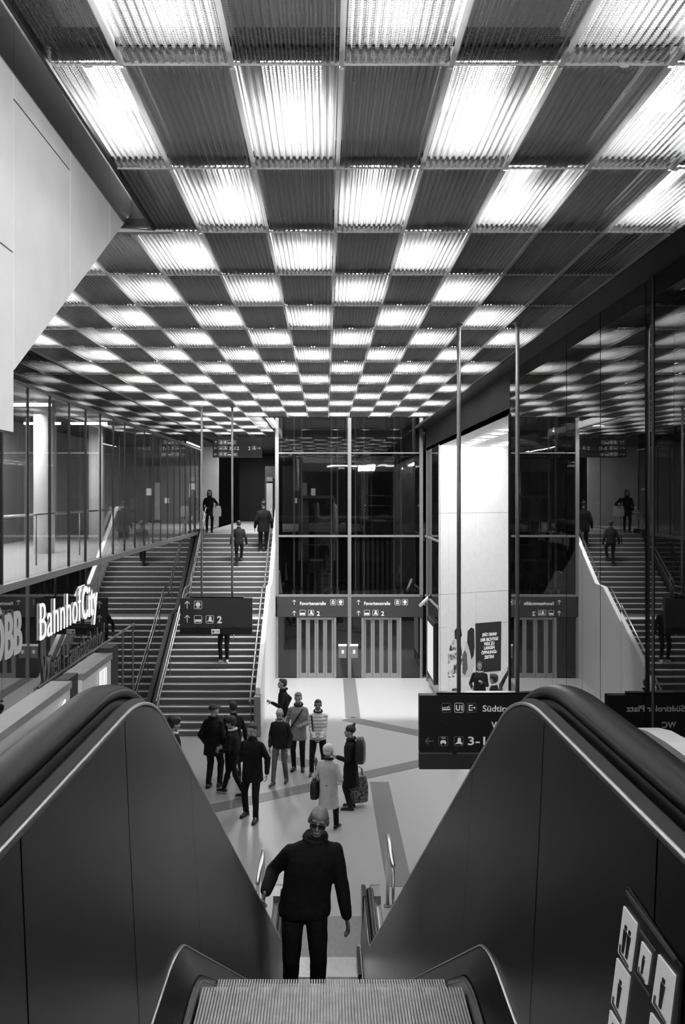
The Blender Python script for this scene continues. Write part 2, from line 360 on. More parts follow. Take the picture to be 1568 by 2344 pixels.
# ---- mesh ceiling: panels, glowing joint strips, cross strips; tubes above
ceiling = thing('ceiling', (0, 0, ZC), kind='structure')
def panel_mesh(wd, ln):
    n = max(3, round(wd / 0.0425)); V = []; Fc = []; dx = wd / n
    for i in range(n):
        for t, h in ((0, 0), (0.16, 0.014), (0.5, 0.014), (0.66, 0)): V.append((-wd / 2 + dx * (i + t), h))
    V.append((wd / 2, 0)); k = len(V)
    VV = [(x, -ln / 2, h) for x, h in V] + [(x, ln / 2, h) for x, h in V]
    return mesh_of('ceiling_panel', VV, [(i, i + k, i + 1 + k, i + 1) for i in range(k - 1)], 'sheet')
pm = panel_mesh(0.555, ROWD - 0.03)
pm_cut = panel_mesh(0.37, ROWD - 0.03)
tube_me = MB().tube([(0, -0.38, 0), (0, 0.38, 0)], 0.036, 8).build('tube_tmp', 'tube').data
refl_me = MB().box(-0.19, 0.19, -0.46, 0.46, 0.085, 0.1).build('refl_tmp', 'reflector').data
for o in [o for o in col.objects if o.name in ('tube_tmp', 'refl_tmp')]: bpy.data.objects.remove(o)
def cell_exists(r, c):
    y = ROW0 + ROWD * (r + 0.5); x = COL0 + COLW * (c + 0.5)
    if y > 26.1 and x > -1.9: return False
    if r <= 1 and x < -1.72: return False
    return True
seg_me = MB().box(-0.015, 0.015, -ROWD / 2 + 0.02, ROWD / 2 - 0.02, -0.016, -0.006).build('seg_tmp', 'strip_l').data
bpy.data.objects.remove(bpy.data.objects['seg_tmp'])
NR = range(-4, 20)
for r in NR:
    y = ROW0 + ROWD * (r + 0.5)
    for c in range(-7, 6):
        x = COL0 + COLW * (c + 0.5)
        if not cell_exists(r, c): continue
        if r <= 1 and c == -2: copies('ceiling_panel', pm_cut, ceiling, [(x + 0.095, y, ZC)])
        else: copies('ceiling_panel', pm, ceiling, [(x, y, ZC)])
        lit = (c + r) % 2 == 0
        if r == 2 and c >= 4: lit = False
        if r == 3 and c >= 5: lit = False
        if lit:
            t = link(bpy.data.objects.new('tube_light', tube_me)); t.location = (x, y + 0.05, ZC + 0.215)
            tag(t, 'fluorescent tube glowing above a corrugated mesh ceiling panel', 'lamp', 'tubes above the mesh ceiling')
            q = link(bpy.data.objects.new('reflector', refl_me), t)
    for c in range(-7, 7):
        x = COL0 + COLW * c
        if y > 26.1 and x > -1.7: continue
        if r <= 1 and x < -1.2: continue
        copies('joint_strip', seg_me, ceiling, [(x, y, ZC)])
    x0 = -1.5 if r <= 1 else -4.71
    x1 = 3.09 if y < 26.1 else -1.85
    MB().box(x0, x1, y + ROWD / 2 - 0.006, y + ROWD / 2 + 0.003, ZC - 0.004, ZC + 0.012).build('cross_strip', 'strip_l', ceiling)
    MB().box(x0, x1, y + ROWD / 2 - 0.20, y + ROWD / 2 - 0.16, ZC + 0.02, ZC + 0.05).build('cross_beam', 'black', ceiling)
    MB().box(x0, x1, y + ROWD / 2 - 0.012, y + ROWD / 2 + 0.012, ZC + 0.03, ZC + 0.20).build('light_baffle', 'black', ceiling)  # added baffle, keeps tube light from leaking into the dark cells
for c in range(-7, 7):          # added white vanes between the cells, bounce tube light onto the joint strips
    x = COL0 + COLW * c
    MB().box(x - 0.006, x + 0.006, (8.0 if x < -1.2 else -1.2), (26.0 if x > -1.7 else 33.5), ZC + 0.01, ZC + 0.20).build('bounce_vane', 'reflector', ceiling)
MB().box(-1.53, -1.51, -1.2, 7.85, ZC - 0.01, ZC + 0.30).build('light_baffle', 'black', ceiling)  # added edge baffle, shields the white wall from the nearest tubes
ys = sorted({round(ROW0 + ROWD * r, 3) for r in NR})
clip = MB().ell((0, 0, 0), (0.028, 0.012, 0.008), 8, 5).build('clip_tmp', 'strip_l').data; bpy.data.objects.remove(bpy.data.objects['clip_tmp'])
for y in ys:
    for k in range(3):
        x = rnd.uniform(-4.4, 2.9)
        if (y < 8.2 and x < -1.4) or (y > 26 and x > -1.9): continue
        copies('panel_clip', clip, ceiling, [(x, y, ZC - 0.008)])
box('dark_edge_strip', 'black', 3.10, XR, -1.2, 30.6, ZC - 0.03, ZC + 0.05, ceiling)
box('light_edge_strip', 'strip_l', XL + 0.005, XL + 0.03, 8.0, 33.4, ZC - 0.03, ZC, ceiling)
box('end_beam', 'darkframe', -1.85, XR, 26.12, 26.2, ZC - 0.02, ZC + 0.25, ceiling)
box('end_beam', 'darkframe', -1.87, -1.82, 26.12, 33.4, ZC - 0.02, ZC + 0.25, ceiling)
box('concrete_slab', 'slab', -1.76, 3.6, -8.0, 26.2, ZC + 0.75, ZC + 1.1, ceiling)
box('concrete_slab', 'slab', -9.5, -1.76, 7.9, 26.2, ZC + 0.75, ZC + 1.1, ceiling)
box('concrete_slab', 'slab', -9.5, -1.85, 26.2, 50.0, ZC + 0.75, ZC + 1.1, ceiling)
box('concrete_slab', 'slab', -1.85, 9.0, 33.6, 50.0, ZC + 0.75, ZC + 1.1, ceiling)
# opening round the white wall, its far reveal
box('opening_reveal', 'plaster', -4.6, -1.42, 7.90, 7.96, ZC + 0.14, ZC + 0.75, ceiling)
box('opening_trim', 'grey', -4.6, -1.36, 7.82, 7.90, ZC + 0.05, ZC + 0.11, ceiling)
box('opening_trim', 'plaster', -4.6, -1.36, 7.78, 7.84, ZC - 0.02, ZC + 0.012, ceiling)
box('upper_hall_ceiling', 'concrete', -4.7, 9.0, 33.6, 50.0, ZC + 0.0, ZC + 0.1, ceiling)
# atrium walls above the lift hall
tag(box('wall_atrium', 'concrete', -1.95, 9.2, 26.0, 26.2, ZC + 1.1, 16.0), kind='structure')
tag(box('wall_atrium_side', 'concrete', -2.05, -1.85, 26.2, 33.6, ZC + 1.1, 16.0), kind='structure')

# ---- white wall of the upward flight, upper left, built of big panels
ww = thing('wall_white', (-1.75, 4.9, CZ), kind='structure')
def slab_poly(pts, nm='wall_panel'):          # (Y, Z over eye) outline, ccw, extruded in X
    n = len(pts); t = 0.28; gap = 0.0
    MB().add([(-1.75, a, CZ + b) for a, b in pts] + [(-1.75 - t, a, CZ + b) for a, b in pts],
             [tuple(range(n)), tuple(range(2 * n - 1, n - 1, -1))] + [(i, n + i, n + (i + 1) % n, (i + 1) % n) for i in range(n)]).build(nm, 'white', ww)
def zd(y): return 0.70 + 0.617 * (y - 4.92)    # sloping underside
g = 0.005
TOPZ = 3.05
jy = [2.7, 3.83, 4.93, 6.03, 7.12]
for i in range(len(jy)):
    a = jy[i] + g; b = (jy[i + 1] if i + 1 < len(jy) else 8.7) - g
    hj = {0: 1.365, 1: 1.365, 2: 1.365, 3: 2.23, 4: None}[i]
    if i < 2:
        slab_poly([(a, 0.36), (b, 0.36), (b, 1.365 - g), (a, 1.365 - g)]); slab_poly([(a, 1.365 + g), (b, 1.365 + g), (b, TOPZ), (a, TOPZ)])
    elif i == 2:
        slab_poly([(a, zd(a)), (b, zd(b)), (b, 2.23 - g), (a, 2.23 - g)]); slab_poly([(a, 2.23 + g), (b, 2.23 + g), (b, TOPZ), (a, TOPZ)])
    else:
        e = min(b, 4.92 + (TOPZ - 0.70) / 0.617)
        slab_poly([(a, zd(a)), (e, zd(e)), (e, TOPZ), (a, TOPZ)])
MB().add([(-1.765, 2.7, CZ + 0.36), (-1.765, 4.92, CZ + 0.36), (-1.765, 4.92, CZ + 0.71), (-1.765, 8.7, CZ + 3.02), (-1.765, 8.7, CZ + 3.05), (-1.765, 2.7, CZ + 3.05)],
         [(0, 1, 2, 3, 4, 5)]).build('panel_backing', 'black', ww)

# ---- left wall: upper clear panes with mullions, lower dark panes, rails
wl = thing('wall_left', (XL, 20, 0), kind='structure')
MY = [12.87 + 1.125 * k for k in range(-6, 19)]
Zt = CZ + 1.72; Zb = CZ - 1.355
def wpane(y0, y1, z0, z1, m, nm, tilt=0.0):
    o = MB().add([(XL, y0, z0), (XL, y1, z0), (XL, y1, z1), (XL, y0, z1)], [(0, 1, 2, 3)][::-1]).build(nm, m, wl)
    o.data.flip_normals() if o.data.polygons[0].normal.x < 0 else None
    return o
for i in range(len(MY) - 1):
    a, b = MY[i] + 0.004, MY[i + 1] - 0.004
    wpane(a, b, Zb + 0.06, Zt, 'glass_up', 'glass_pane')
    wpane(a, b, Zt + 0.05, ZC - 0.02, 'glass_low', 'top_pane')
    wpane(a, b, 0.0, Zb - 0.05, 'glass_low', 'dark_pane')
for y in MY:
    box('mullion', 'darkframe', XL - 0.03, XL + 0.012, y - 0.02, y + 0.02, Zb, Zt, wl)
box('sill_rail', 'grey', XL - 0.1, XL + 0.07, MY[0], MY[-1], Zb - 0.05, Zb + 0.06, wl)
box('head_rail', 'darkframe', XL - 0.1, XL + 0.05, MY[0], MY[-1], Zt, Zt + 0.05, wl)
box('wall_backing', 'black', XL - 0.12, XL - 0.1, MY[0], MY[-1], 0, Zb - 0.05, wl)
box('wall_backing', 'black', XL - 0.12, XL - 0.1, MY[0], MY[-1], Zt + 0.05, ZC, wl)
# raised wall lettering
pl = Plane2((XL + 0.012, 0, 0), (0, 1, 0))
zb = CZ - 2.40
t = thing('wall_lettering', (XL, 14.5, zb), 'bright white raised lettering on the dark glass of the left wall', 'sign')
lettering('Bahnhof', pl, 14.45, zb, 0.93, 'sign_lit', t, 'word', -0.014, depth=0.02, width=2.44, spacing=1.06)
lettering('City', pl, 17.0, zb, 0.91, 'sign_lit', t, 'word', 0.008, depth=0.02, width=1.12, spacing=1.1)
t = thing('wall_lettering', (XL, 14.7, CZ - 3.12), 'dark grey two-word lettering below the bright lettering on the left wall', 'sign')
lettering('Wien', pl, 14.62, CZ - 3.12, 0.62, 'sign_dim', t, 'word', -0.012, depth=0.02, width=0.98, spacing=1.08)
lettering('Hauptbahnhof', pl, 15.78, CZ - 3.12, 0.62, 'sign_dim', t, 'word', -0.012, depth=0.02, width=2.95, spacing=1.08)
t = thing('wall_lettering', (XL, 13.0, zb), 'big grey raised letters at the left edge of the dark glass wall', 'sign')
lettering('ÖBB', pl, 12.35, zb, 0.93, 'sign_grey', t, 'word', 0.012, depth=0.02, width=1.27)

# room behind the left glass
rm = thing('wall_side_room', (-9.3, 20, ZU), kind='structure')
box('room_floor', 'roomfloor', -9.4, XL - 0.13, 6.0, 40.0, Zb - 0.2, Zb + 0.02, rm)
box('room_back', 'roomwall', -9.5, -9.4, 6.0, 40.0, Zb, ZC + 0.7, rm)
box('room_end', 'roomwall', -9.4, XL - 0.12, 39.9, 40.0, Zb, ZC + 0.7, rm)
box('room_end', 'roomwall', -9.4, XL - 0.12, 6.0, 6.1, Zb, ZC + 0.7, rm)
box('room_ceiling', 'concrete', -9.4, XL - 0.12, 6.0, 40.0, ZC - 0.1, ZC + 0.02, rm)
for y, x in ((20.6, -6.6), (26.5, -6.9), (33.0, -6.4)):
    MB().cyl((x, y, Zb + 0.02), 0.24, ZC - Zb - 0.12, 24).build('column', 'plaster', rm, True)
for k, (y0, z1) in enumerate(((14.0, 7.4), (18.4, 7.0), (24.0, 7.2), (29.0, 7.1))):
    box('wall_bay', 'roomwall' if k % 2 else 'grey', -9.4, -9.0, y0, y0 + 2.2, Zb, z1, rm)
for y in (14.8, 19.5, 24.5):
    for x in (-7.9, -6.6):
        l = MB().box(x - 0.5, x + 0.5, y - 0.06, y + 0.06, ZC - 0.36, ZC - 0.3).build('strip_lamp', 'lamp2')
        tag(l, 'bright strip lamp in the room behind the left glass wall', 'lamp', 'strip lamps behind the left glass')
rb = thing('room_railing', (-6.0, 20, Zb + 0.02), 'thin horizontal railing seen through the left glass wall', 'railing')
MB().tube([(-5.6, 10, Zb + 1.0), (-5.6, 24, Zb + 1.0)], 0.022, 8).build('rail', 'rail', rb, True)
for y in range(11, 24, 3): MB().tube([(-5.6, y, Zb + 0.02), (-5.6, y, Zb + 1.0)], 0.016, 8).build('post', 'grey', rb, True)

# ---- right wall: dark mirroring panes (each hung a trace differently), niche behind, short pane past it
YN0, YN1 = 16.53, 26.8
ZN = CZ + 1.56
wr = thing('wall_right', (XR, 10, 0), kind='structure')
y = YN0
while y > -1.5:
    a, b = y - 0.778, y
    t0, t1 = rnd.uniform(-0.0022, 0.0022), rnd.uniform(-0.0022, 0.0022)
    MB().add([(XR + t0, a + 0.003, 0), (XR, b - 0.003, 0), (XR + t1, b - 0.003, ZC), (XR + t0 + t1, a + 0.003, ZC)], [(0, 3, 2, 1)]).build('mirror_pane', 'glass_r', wr)
    y -= 0.778
box('wall_backing', 'black', XR + 0.012, XR + 0.05, -1.6, YN0, 0, ZC, wr)
box('end_post', 'darkframe', XR - 0.02, XR + 0.05, YN0 - 0.01, YN0 + 0.05, 0, ZN, wr)
box('wall_joint', 'black', XR - 0.006, XR + 0.01, 9.27, 9.33, 0, ZC, wr)
box('head_fascia', 'black', XR, XR + 0.06, YN0, 30.6, ZN, ZC, wr)
for a, b in ((YN1, 28.05), (28.06, 29.3), (29.31, 30.55)):
    MB().add([(XR, a, 0), (XR, b, 0), (XR, b, ZN), (XR, a, ZN)], [(0, 3, 2, 1)]).build('mirror_pane', 'glass_r', wr)
box('wall_backing', 'black', XR + 0.012, XR + 0.05, YN1 + 0.02, 30.6, 0, ZN, wr)
box('wall_rail', 'frame', XR - 0.03, XR, YN1, 30.5, 2.84, 2.9, wr)
box('wall_rail', 'frame', XR - 0.03, XR, YN1, 30.5, 4.89, 4.95, wr)
box('wall_rail', 'frame', XR - 0.03, XR, 29.9, 29.98, 0, ZN, wr)
# niche
nb = thing('wall_niche', (5.5, 28, 0), kind='structure')
P0 = Vector((3.475, 26.8, 0)); UD = Vector((1.88, 1.0, 0)).normalized()
nw = Plane2(P0, UD)
if nw.n.y > 0: nw.n = -nw.n
def on_niche(x, y):             # pixel -> (u, v) on the slanted white wall
    d = AT(x, y, 1.0) - Vector((0, 0, CZ)); c = Vector((0, 0, CZ))
    t = (P0 - c).dot(nw.n) / d.dot(nw.n); q = c + d * t - P0
    return q.dot(nw.u), q.dot(nw.v)
us = [0.0, on_niche(1027, 1300)[0], on_niche(1089, 1300)[0], on_niche(1150, 1300)[0], 4.4, 5.6]
vs = [0.0, on_niche(1010, 1437)[1], on_niche(1010, 1361)[1], on_niche(1010, 1175)[1], ZN + 0.05]
for i in range(len(us) - 1):
    for j in range(len(vs) - 1):
        a0, a1, b0, b1 = us[i] + 0.002, us[i + 1] - 0.002, vs[j] + 0.006, vs[j + 1] - 0.006
        MB().hexa([nw(a0, b0, -0.03), nw(a1, b0, -0.03), nw(a1, b0), nw(a0, b0), nw(a0, b1, -0.03), nw(a1, b1, -0.03), nw(a1, b1), nw(a0, b1)]).build('wall_panel', 'plaster', nb)
MB().hexa([nw(0, 0, -0.06), nw(5.6, 0, -0.06), nw(5.6, 0, -0.04), nw(0, 0, -0.04), nw(0, ZN, -0.06), nw(5.6, ZN, -0.06), nw(5.6, ZN, -0.04), nw(0, ZN, -0.04)]).build('panel_backing', 'grey', nb)
box('niche_soffit', 'plaster', XR, 8.6, YN0, 30.2, ZN, ZN + 0.1, nb)
box('niche_side', 'plaster', 8.4, 8.5, YN0, 30.2, 0, ZN, nb)
box('niche_side', 'concrete', XR + 0.06, 8.4, YN0 - 0.1, YN0, 0, ZN, nb)
dl = MB().box(-0.13, 0.13, -0.09, 0.09, -0.02, 0.0)
for x, y0 in ((4.28, 17.0), (5.35, 17.0)):
    for k in range(9 if x < 5 else 10):
        o = MB().box(x - 0.125, x + 0.125, y0 + 1.2 * k - 0.08, y0 + 1.2 * k + 0.08, ZN - 0.02, ZN + 0.001).build('downlight', 'lamp')
        tag(o, 'small rectangular downlight in the white soffit of the bright niche', 'lamp', 'downlights of the niche soffit')
# lower wall to the left of the lifts, dark wall of the upper hall
tag(box('wall_far', 'black', -4.8, 9.0, 48.9, 49.1, ZU, ZC + 0.2), kind='structure')
tag(box('wall_under_stairs', 'concrete', -4.7, -1.7, 33.2, 33.4, 0, ZU - 0.3), kind='structure')
# ------------------------------------------------------------------ staircase
st = thing('staircase', (-3.2, 23.06, 0), 'wide staircase with pale step edges climbing to the upper concourse', 'stairs')
XS0, XS1 = -4.58, -1.86
SX = [(XS0, XS1)]
steps = []
for k in range(17): steps.append((23.06 + 0.27 * k, 23.06 + 0.27 * (k + 1) if k < 16 else 28.6, 2.47 / 17 * (k + 1)))
for k in range(16): steps.append((28.6 + 0.25 * k, 28.6 + 0.25 * (k + 1) if k < 15 else 33.25, 2.47 + (ZU - 2.47) / 16 * (k + 1)))
for y0, y1, z in steps:
    o = MB().box(XS0, XS1, y0, y1 + 0.02, max(0, z - 0.6), z).build('step', 'stone', st)
    MB().box(XS0 + 0.02, XS1 - 0.02, y0 - 0.006, y0 + (0.065 if z < 2.4 or z > 2.5 else 0.45), z - 0.02, z + 0.004).build('step_edge', 'nose', o)
def stair_z(y):
    if y < 23.06: return 0
    if y < 27.4: return 2.47 * (y - 22.9) / (27.4 - 22.9)
    if y < 28.6: return 2.47
    return min(ZU, 2.47 + (ZU - 2.47) * (y - 28.35) / (32.35 - 28.35))
kn = [22.9, 27.5, 28.45, 32.4, 33.2]
def rail_pts(x, h): return [(x, y, (stair_z(y) if y < 32.4 else ZU) + h) for y in kn]
for x, h, r in ((-4.42, 0.95, 0.024), (-4.42, 0.72, 0.02), (-1.98, 0.95, 0.024)):
    MB().tube(rail_pts(x, h), r, 10).build('handrail', 'rail', st, True)
for x in (-4.42, -1.98):
    for y in (23.3, 25.0, 26.8, 28.9, 30.4, 31.9): MB().tube([(x, y, stair_z(y) + 0.02), (x, y, stair_z(y) + 0.93)], 0.014, 8).build('rail_post', 'grey', st, True)
def side(x0, x1, h, m, nm, ks):
    V = []
    for y in ks:
        z = stair_z(y) if y < 32.4 else ZU
        V.append(((x0, y, 0.0), (x1, y, 0.0), (x1, y, z + h), (x0, y, z + h)))
    mb = MB().rings([[Vector(p) for p in q] for q in V]); return mb.build(nm, m, st)
side(-4.72, -4.585, 0.16, 'black', 'stringer', kn)
side(-1.855, -1.73, 1.0, 'plaster', 'parapet', [23.3, 27.5, 28.45, 32.4, 33.2])
box('parapet_end', 'grey', -1.87, -1.70, 22.95, 23.3, 0, 1.05, st)

# ------------------------------------------------------------------ lift shaft
s_ = YE / F
def EX(x): return (x - VX) * s_
def EZ(y): return CZ - (y - HY) * s_
sh = thing('lift_shaft', (0.8, YE, 0), 'double glazed lift shaft with steel posts and two pairs of doors', 'lift shaft')
ZT = 11.0
for x in (634, 800, 964):
    box('post', 'frame', EX(x) - 0.06, EX(x) + 0.06, YE - 0.06, YE + 0.06, (2.88 if x != 800 else 0.0), ZT, sh)
for x in (634, 964): box('post', 'frame', EX(x) - 0.045, EX(x) + 0.045, YE - 0.03, YE + 0.06, 0, 2.12, sh)
for x in (634, 800, 964): box('rear_post', 'darkframe', EX(x) - 0.06, EX(x) + 0.06, YE + 2.5, YE + 2.62, 0, ZT, sh)
for y, t in ((1037, 0.02), (1227, 0.035), (1363, 0.04)):
    box('cross_beam', 'frame', EX(630), EX(968), YE - 0.05, YE + 0.05, EZ(y) - t, EZ(y) + t, sh)
    box('rear_beam', 'darkframe', EX(630), EX(968), YE + 2.5, YE + 2.6, EZ(y) - t, EZ(y) + t, sh)
zs = [EZ(1363) + 0.04, EZ(1227), EZ(1037), ZT]
for xa, xb in ((638, 796), (804, 960)):
    for j in range(3): box('glass_pane', 'glass_lift', EX(xa), EX(xb), YE - 0.006, YE + 0.006, zs[j] + 0.03, zs[j + 1] - 0.03, sh)
    for j in range(3): box('rear_pane', 'glass_lift', EX(xa), EX(xb), YE + 2.54, YE + 2.55, zs[j] + 0.03, zs[j + 1] - 0.03, sh)
for x in (634, 964):
    for j in range(3): box('side_pane', 'glass_lift', EX(x) - 0.005, EX(x) + 0.005, YE + 0.07, YE + 2.49, zs[j] + 0.03, zs[j + 1] - 0.03, sh)
# guide rails, brackets, door headers within
for x in (672, 690, 759, 773, 815, 835, 905, 921):
    MB().box(EX(x) - 0.025, EX(x) + 0.025, YE + 0.5, YE + 0.55, 2.1, ZT).build('guide_rail', 'plaster', sh)
for x in (672, 690, 759, 773, 815, 835, 905, 921):
    for y in (1040, 1228, 1358): MB().box(EX(x) - 0.05, EX(x) + 0.05, YE + 0.1, YE + 0.5, EZ(y) - 0.1, EZ(y) + 0.12).build('bracket', 'frame', sh)
for xa, xb in ((676, 772), (820, 912)):
    box('header_panel', 'grey', EX(xa), EX(xb), YE + 0.8, YE + 0.86, EZ(1078), EZ(1048), sh)
for x in (826, 838, 850, 862, 874, 886, 898, 910): box('rear_slat', 'grey', EX(x) - 0.045, EX(x) + 0.045, YE + 2.4, YE + 2.44, 2.2, 4.8, sh)
for x in (686, 702, 720, 738, 755): box('rear_slat', 'grey', EX(x) - 0.05, EX(x) + 0.05, YE + 2.4, YE + 2.44, 2.2, 3.9, sh)
# sign band
box('sign_band', 'boardgrey', EX(634), EX(799), YE - 0.05, YE + 0.02, EZ(1412), EZ(1366), sh)
box('sign_band', 'boardgrey', EX(801), EX(968), YE - 0.05, YE + 0.02, EZ(1412), EZ(1366), sh)
pl = Plane2((0, YE - 0.052, 0), (1, 0, 0))
for dx in (0, 147):
    picto('_up', pl, EX(668 + dx), EZ(1384), 0.17, 'print', sh); picto('_up', pl, EX(668 + dx), EZ(1409), 0.17, 'print', sh)
    lettering('Favoritenstraße', pl, EX(686 + dx), EZ(1384.5), 0.165, 'print', sh, 'lettering', 0.003, width=0.9)
    picto('lift', pl, EX(756 + dx), EZ(1385), 0.2, 'print', sh); picto('clock', pl, EX(773 + dx), EZ(1385), 0.2, 'print', sh)
    picto('bus', pl, EX(686 + dx), EZ(1409), 0.2, 'print', sh); picto('train', pl, EX(705.5 + dx), EZ(1409), 0.2, 'print', sh)
    lettering('2', pl, EX(725 + dx), EZ(1409), 0.22, 'print', sh, 'lettering', 0.004)
# doors
def lift_door(xa, xb, lit):
    d = MB().box(EX(xa) - 0.07, EX(xa) + 0.02, YE - 0.04, YE + 0.1, 0, EZ(1413)).box(EX(xb) - 0.02, EX(xb) + 0.07, YE - 0.04, YE + 0.1, 0, EZ(1413)).box(EX(xa), EX(xb), YE - 0.04, YE + 0.1, EZ(1416), EZ(1413)).build('door_frame', 'frame', sh)
    n = 4; w_ = (EX(xb) - EX(xa) - 0.04) / n
    for k in range(n):
        a = EX(xa) + 0.02 + w_ * k
        lf = MB().box(a + 0.004, a + 0.07, YE, YE + 0.04, 0.0, EZ(1416)).box(a + w_ - 0.07, a + w_ - 0.004, YE, YE + 0.04, 0.0, EZ(1416)).box(a + 0.07, a + w_ - 0.07, YE, YE + 0.04, 0.0, 0.17).box(a + 0.07, a + w_ - 0.07, YE, YE + 0.04, EZ(1419), EZ(1416)).build('door_leaf', 'frame', sh)
        MB().box(a + 0.07, a + w_ - 0.07, YE + 0.012, YE + 0.02, 0.17, EZ(1419)).build('door_pane', 'doorglass', lf)
lift_door(684, 765, True); lift_door(832, 914, False)
for xa, xb in ((636, 682), (767, 796), (804, 830), (916, 962)):
    box('lower_pane', 'glass_r', EX(xa), EX(xb), YE, YE + 0.01, 0.03, EZ(1413), sh)
box('inner_back', 'black', EX(632), EX(968), YE + 2.2, YE + 2.25, 0, 2.1, sh)
for xa in (775, 801):
    p = box('call_panel', 'grey', EX(xa), EX(xa + 18), YE - 0.1, YE - 0.065, EZ(1505), EZ(1474), sh)
    box('call_header', 'print', EX(xa) - 0.01, EX(xa + 18) + 0.01, YE - 0.106, YE - 0.1, EZ(1478), EZ(1473), p)
    box('call_button', 'print', EX(xa + 7), EX(xa + 12), YE - 0.106, YE - 0.1, EZ(1495), EZ(1487), p)
# lift cabins
def cabin(xa, xb, zf, lab):
    c = thing('lift_cabin', ((EX(xa) + EX(xb)) / 2, YE + 1.4, zf), lab, 'lift')
    x0, x1 = EX(xa), EX(xb); y0, y1 = YE + 0.62, YE + 2.1
    box('cabin_floor', 'darkframe', x0, x1, y0, y1, zf - 0.12, zf, c); box('cabin_roof', 'grey', x0, x1, y0, y1, zf + 2.2, zf + 2.3, c)
    for x in (x0, x1):
        for yy in (y0, y1): box('cabin_post', 'frame', x - 0.03, x + 0.03, yy - 0.03, yy + 0.03, zf, zf + 2.2, c)
    box('cabin_back', 'glass_lift', x0, x1, y1, y1 + 0.01, zf, zf + 2.2, c)
    box('cabin_wall', 'grey', x0, x0 + 0.3, y1 - 0.03, y1 - 0.01, zf, zf + 2.2, c); 
    MB().tube([(x0 + 0.05, y0 + 0.05, zf + 0.9), (x1 - 0.05, y0 + 0.05, zf + 0.9)], 0.018, 8).build('cabin_rail', 'rail', c, True)
    MB().tube([(x0 + 0.05, y0 + 0.05, zf + 0.55), (x1 - 0.05, y0 + 0.05, zf + 0.55)], 0.018, 8).build('cabin_rail', 'rail', c, True)
    for k in range(5):
        q = x0 + 0.1 + (x1 - x0 - 0.35) * k / 4
        box('drive_gear', 'darkframe' if k % 2 else 'blackmetal', q, q + 0.22, y0, y0 + 0.5, zf - 0.48 + 0.05 * (k % 3), zf - 0.1, c)
    box('buffer_beam', 'frame', x0 + 0.4, x1 - 0.4, y0 - 0.02, y0 + 0.03, zf - 0.02, zf + 0.05, c)
cabin(684, 766, EZ(1286), 'dark lift cabin with rails hanging behind the left half of the glass shaft')
cabin(830, 912, EZ(1194), 'lift cabin parked at the upper floor in the right half of the glass shaft')
box('cabin_wall_pane', 'grey', EX(690), EX(762), YE + 2.1, YE + 2.14, 0.7, 1.4, sh)

# things of the upper concourse seen through the shaft
ub = thing('concourse_kiosk', (1.0, 44, ZU), 'pale lit kiosk front on the upper concourse behind the lift shaft', 'kiosk')
kz = 44.0
def KX(x): return (x - VX) * kz / F
def KZ(y): return CZ - (y - HY) * kz / F
for k, (xa, xb, ya, yb, m) in enumerate(((610, 624, 1106, 1190, 'roomwall'), (610, 624, 1092, 1102, 'grey'), (690, 703, 1105, 1190, 'roomwall'), (712, 722, 1118, 1134, 'lightbox'), (745, 760, 1140, 1165, 'grey'), (690, 703, 1197, 1210, 'sign_grey'), (709, 721, 1197, 1210, 'sign_grey'),
        (728, 740, 1197, 1210, 'sign_grey'), (747, 758, 1197, 1210, 'sign_grey'), (769, 775, 1197, 1212, 'sign_grey'), (782, 790, 1197, 1212, 'sign_grey'), (672, 680, 1140, 1152, 'lightbox'), (846, 860, 1122, 1132, 'grey'), (908, 918, 1100, 1190, 'roomwall'))):
    MB().box(KX(xa), KX(xb), kz, kz + 0.15, KZ(yb), KZ(ya)).build('kiosk_panel', m, ub)
box('kiosk_back', 'concrete', KX(606), KX(930), kz + 0.2, kz + 0.3, ZU, ZU + 2.9, ub)

# camera and bracket by the lifts, lit poster box on the side wall
cm = thing('security_camera', (XR, 28.0, 2.9), 'white boxy security camera on a bracket beside the lift doors', 'camera')
c0 = AT(962, 1386, 28.2); c1 = AT(983, 1366, 27.6)
MB().tube([c0, c1], 0.055, 8).build('camera_body', 'plaster', cm, True)
MB().tube([c1, c1 + (c1 - c0).normalized() * 0.05], 0.062, 8).build('camera_hood', 'black', cm, True)
MB().tube([(c0 + c1) / 2, (c0 + c1) / 2 + Vector((0.0, 0, -0.12)), (XR, 28.2, 2.75)], 0.02, 8).build('bracket', 'frame', cm, True)
lb = thing('poster_case', (XR - 0.04, 28.2, 0.4), 'tall lit poster case on the dark side wall by the lift', 'poster case')
box('case_frame', 'darkframe', XR - 0.1, XR - 0.01, 27.35, 29.15, 0.42, 2.34, lb)
box('poster', 'lightbox', XR - 0.104, XR - 0.1, 27.5, 29.0, 0.55, 2.2, lb)

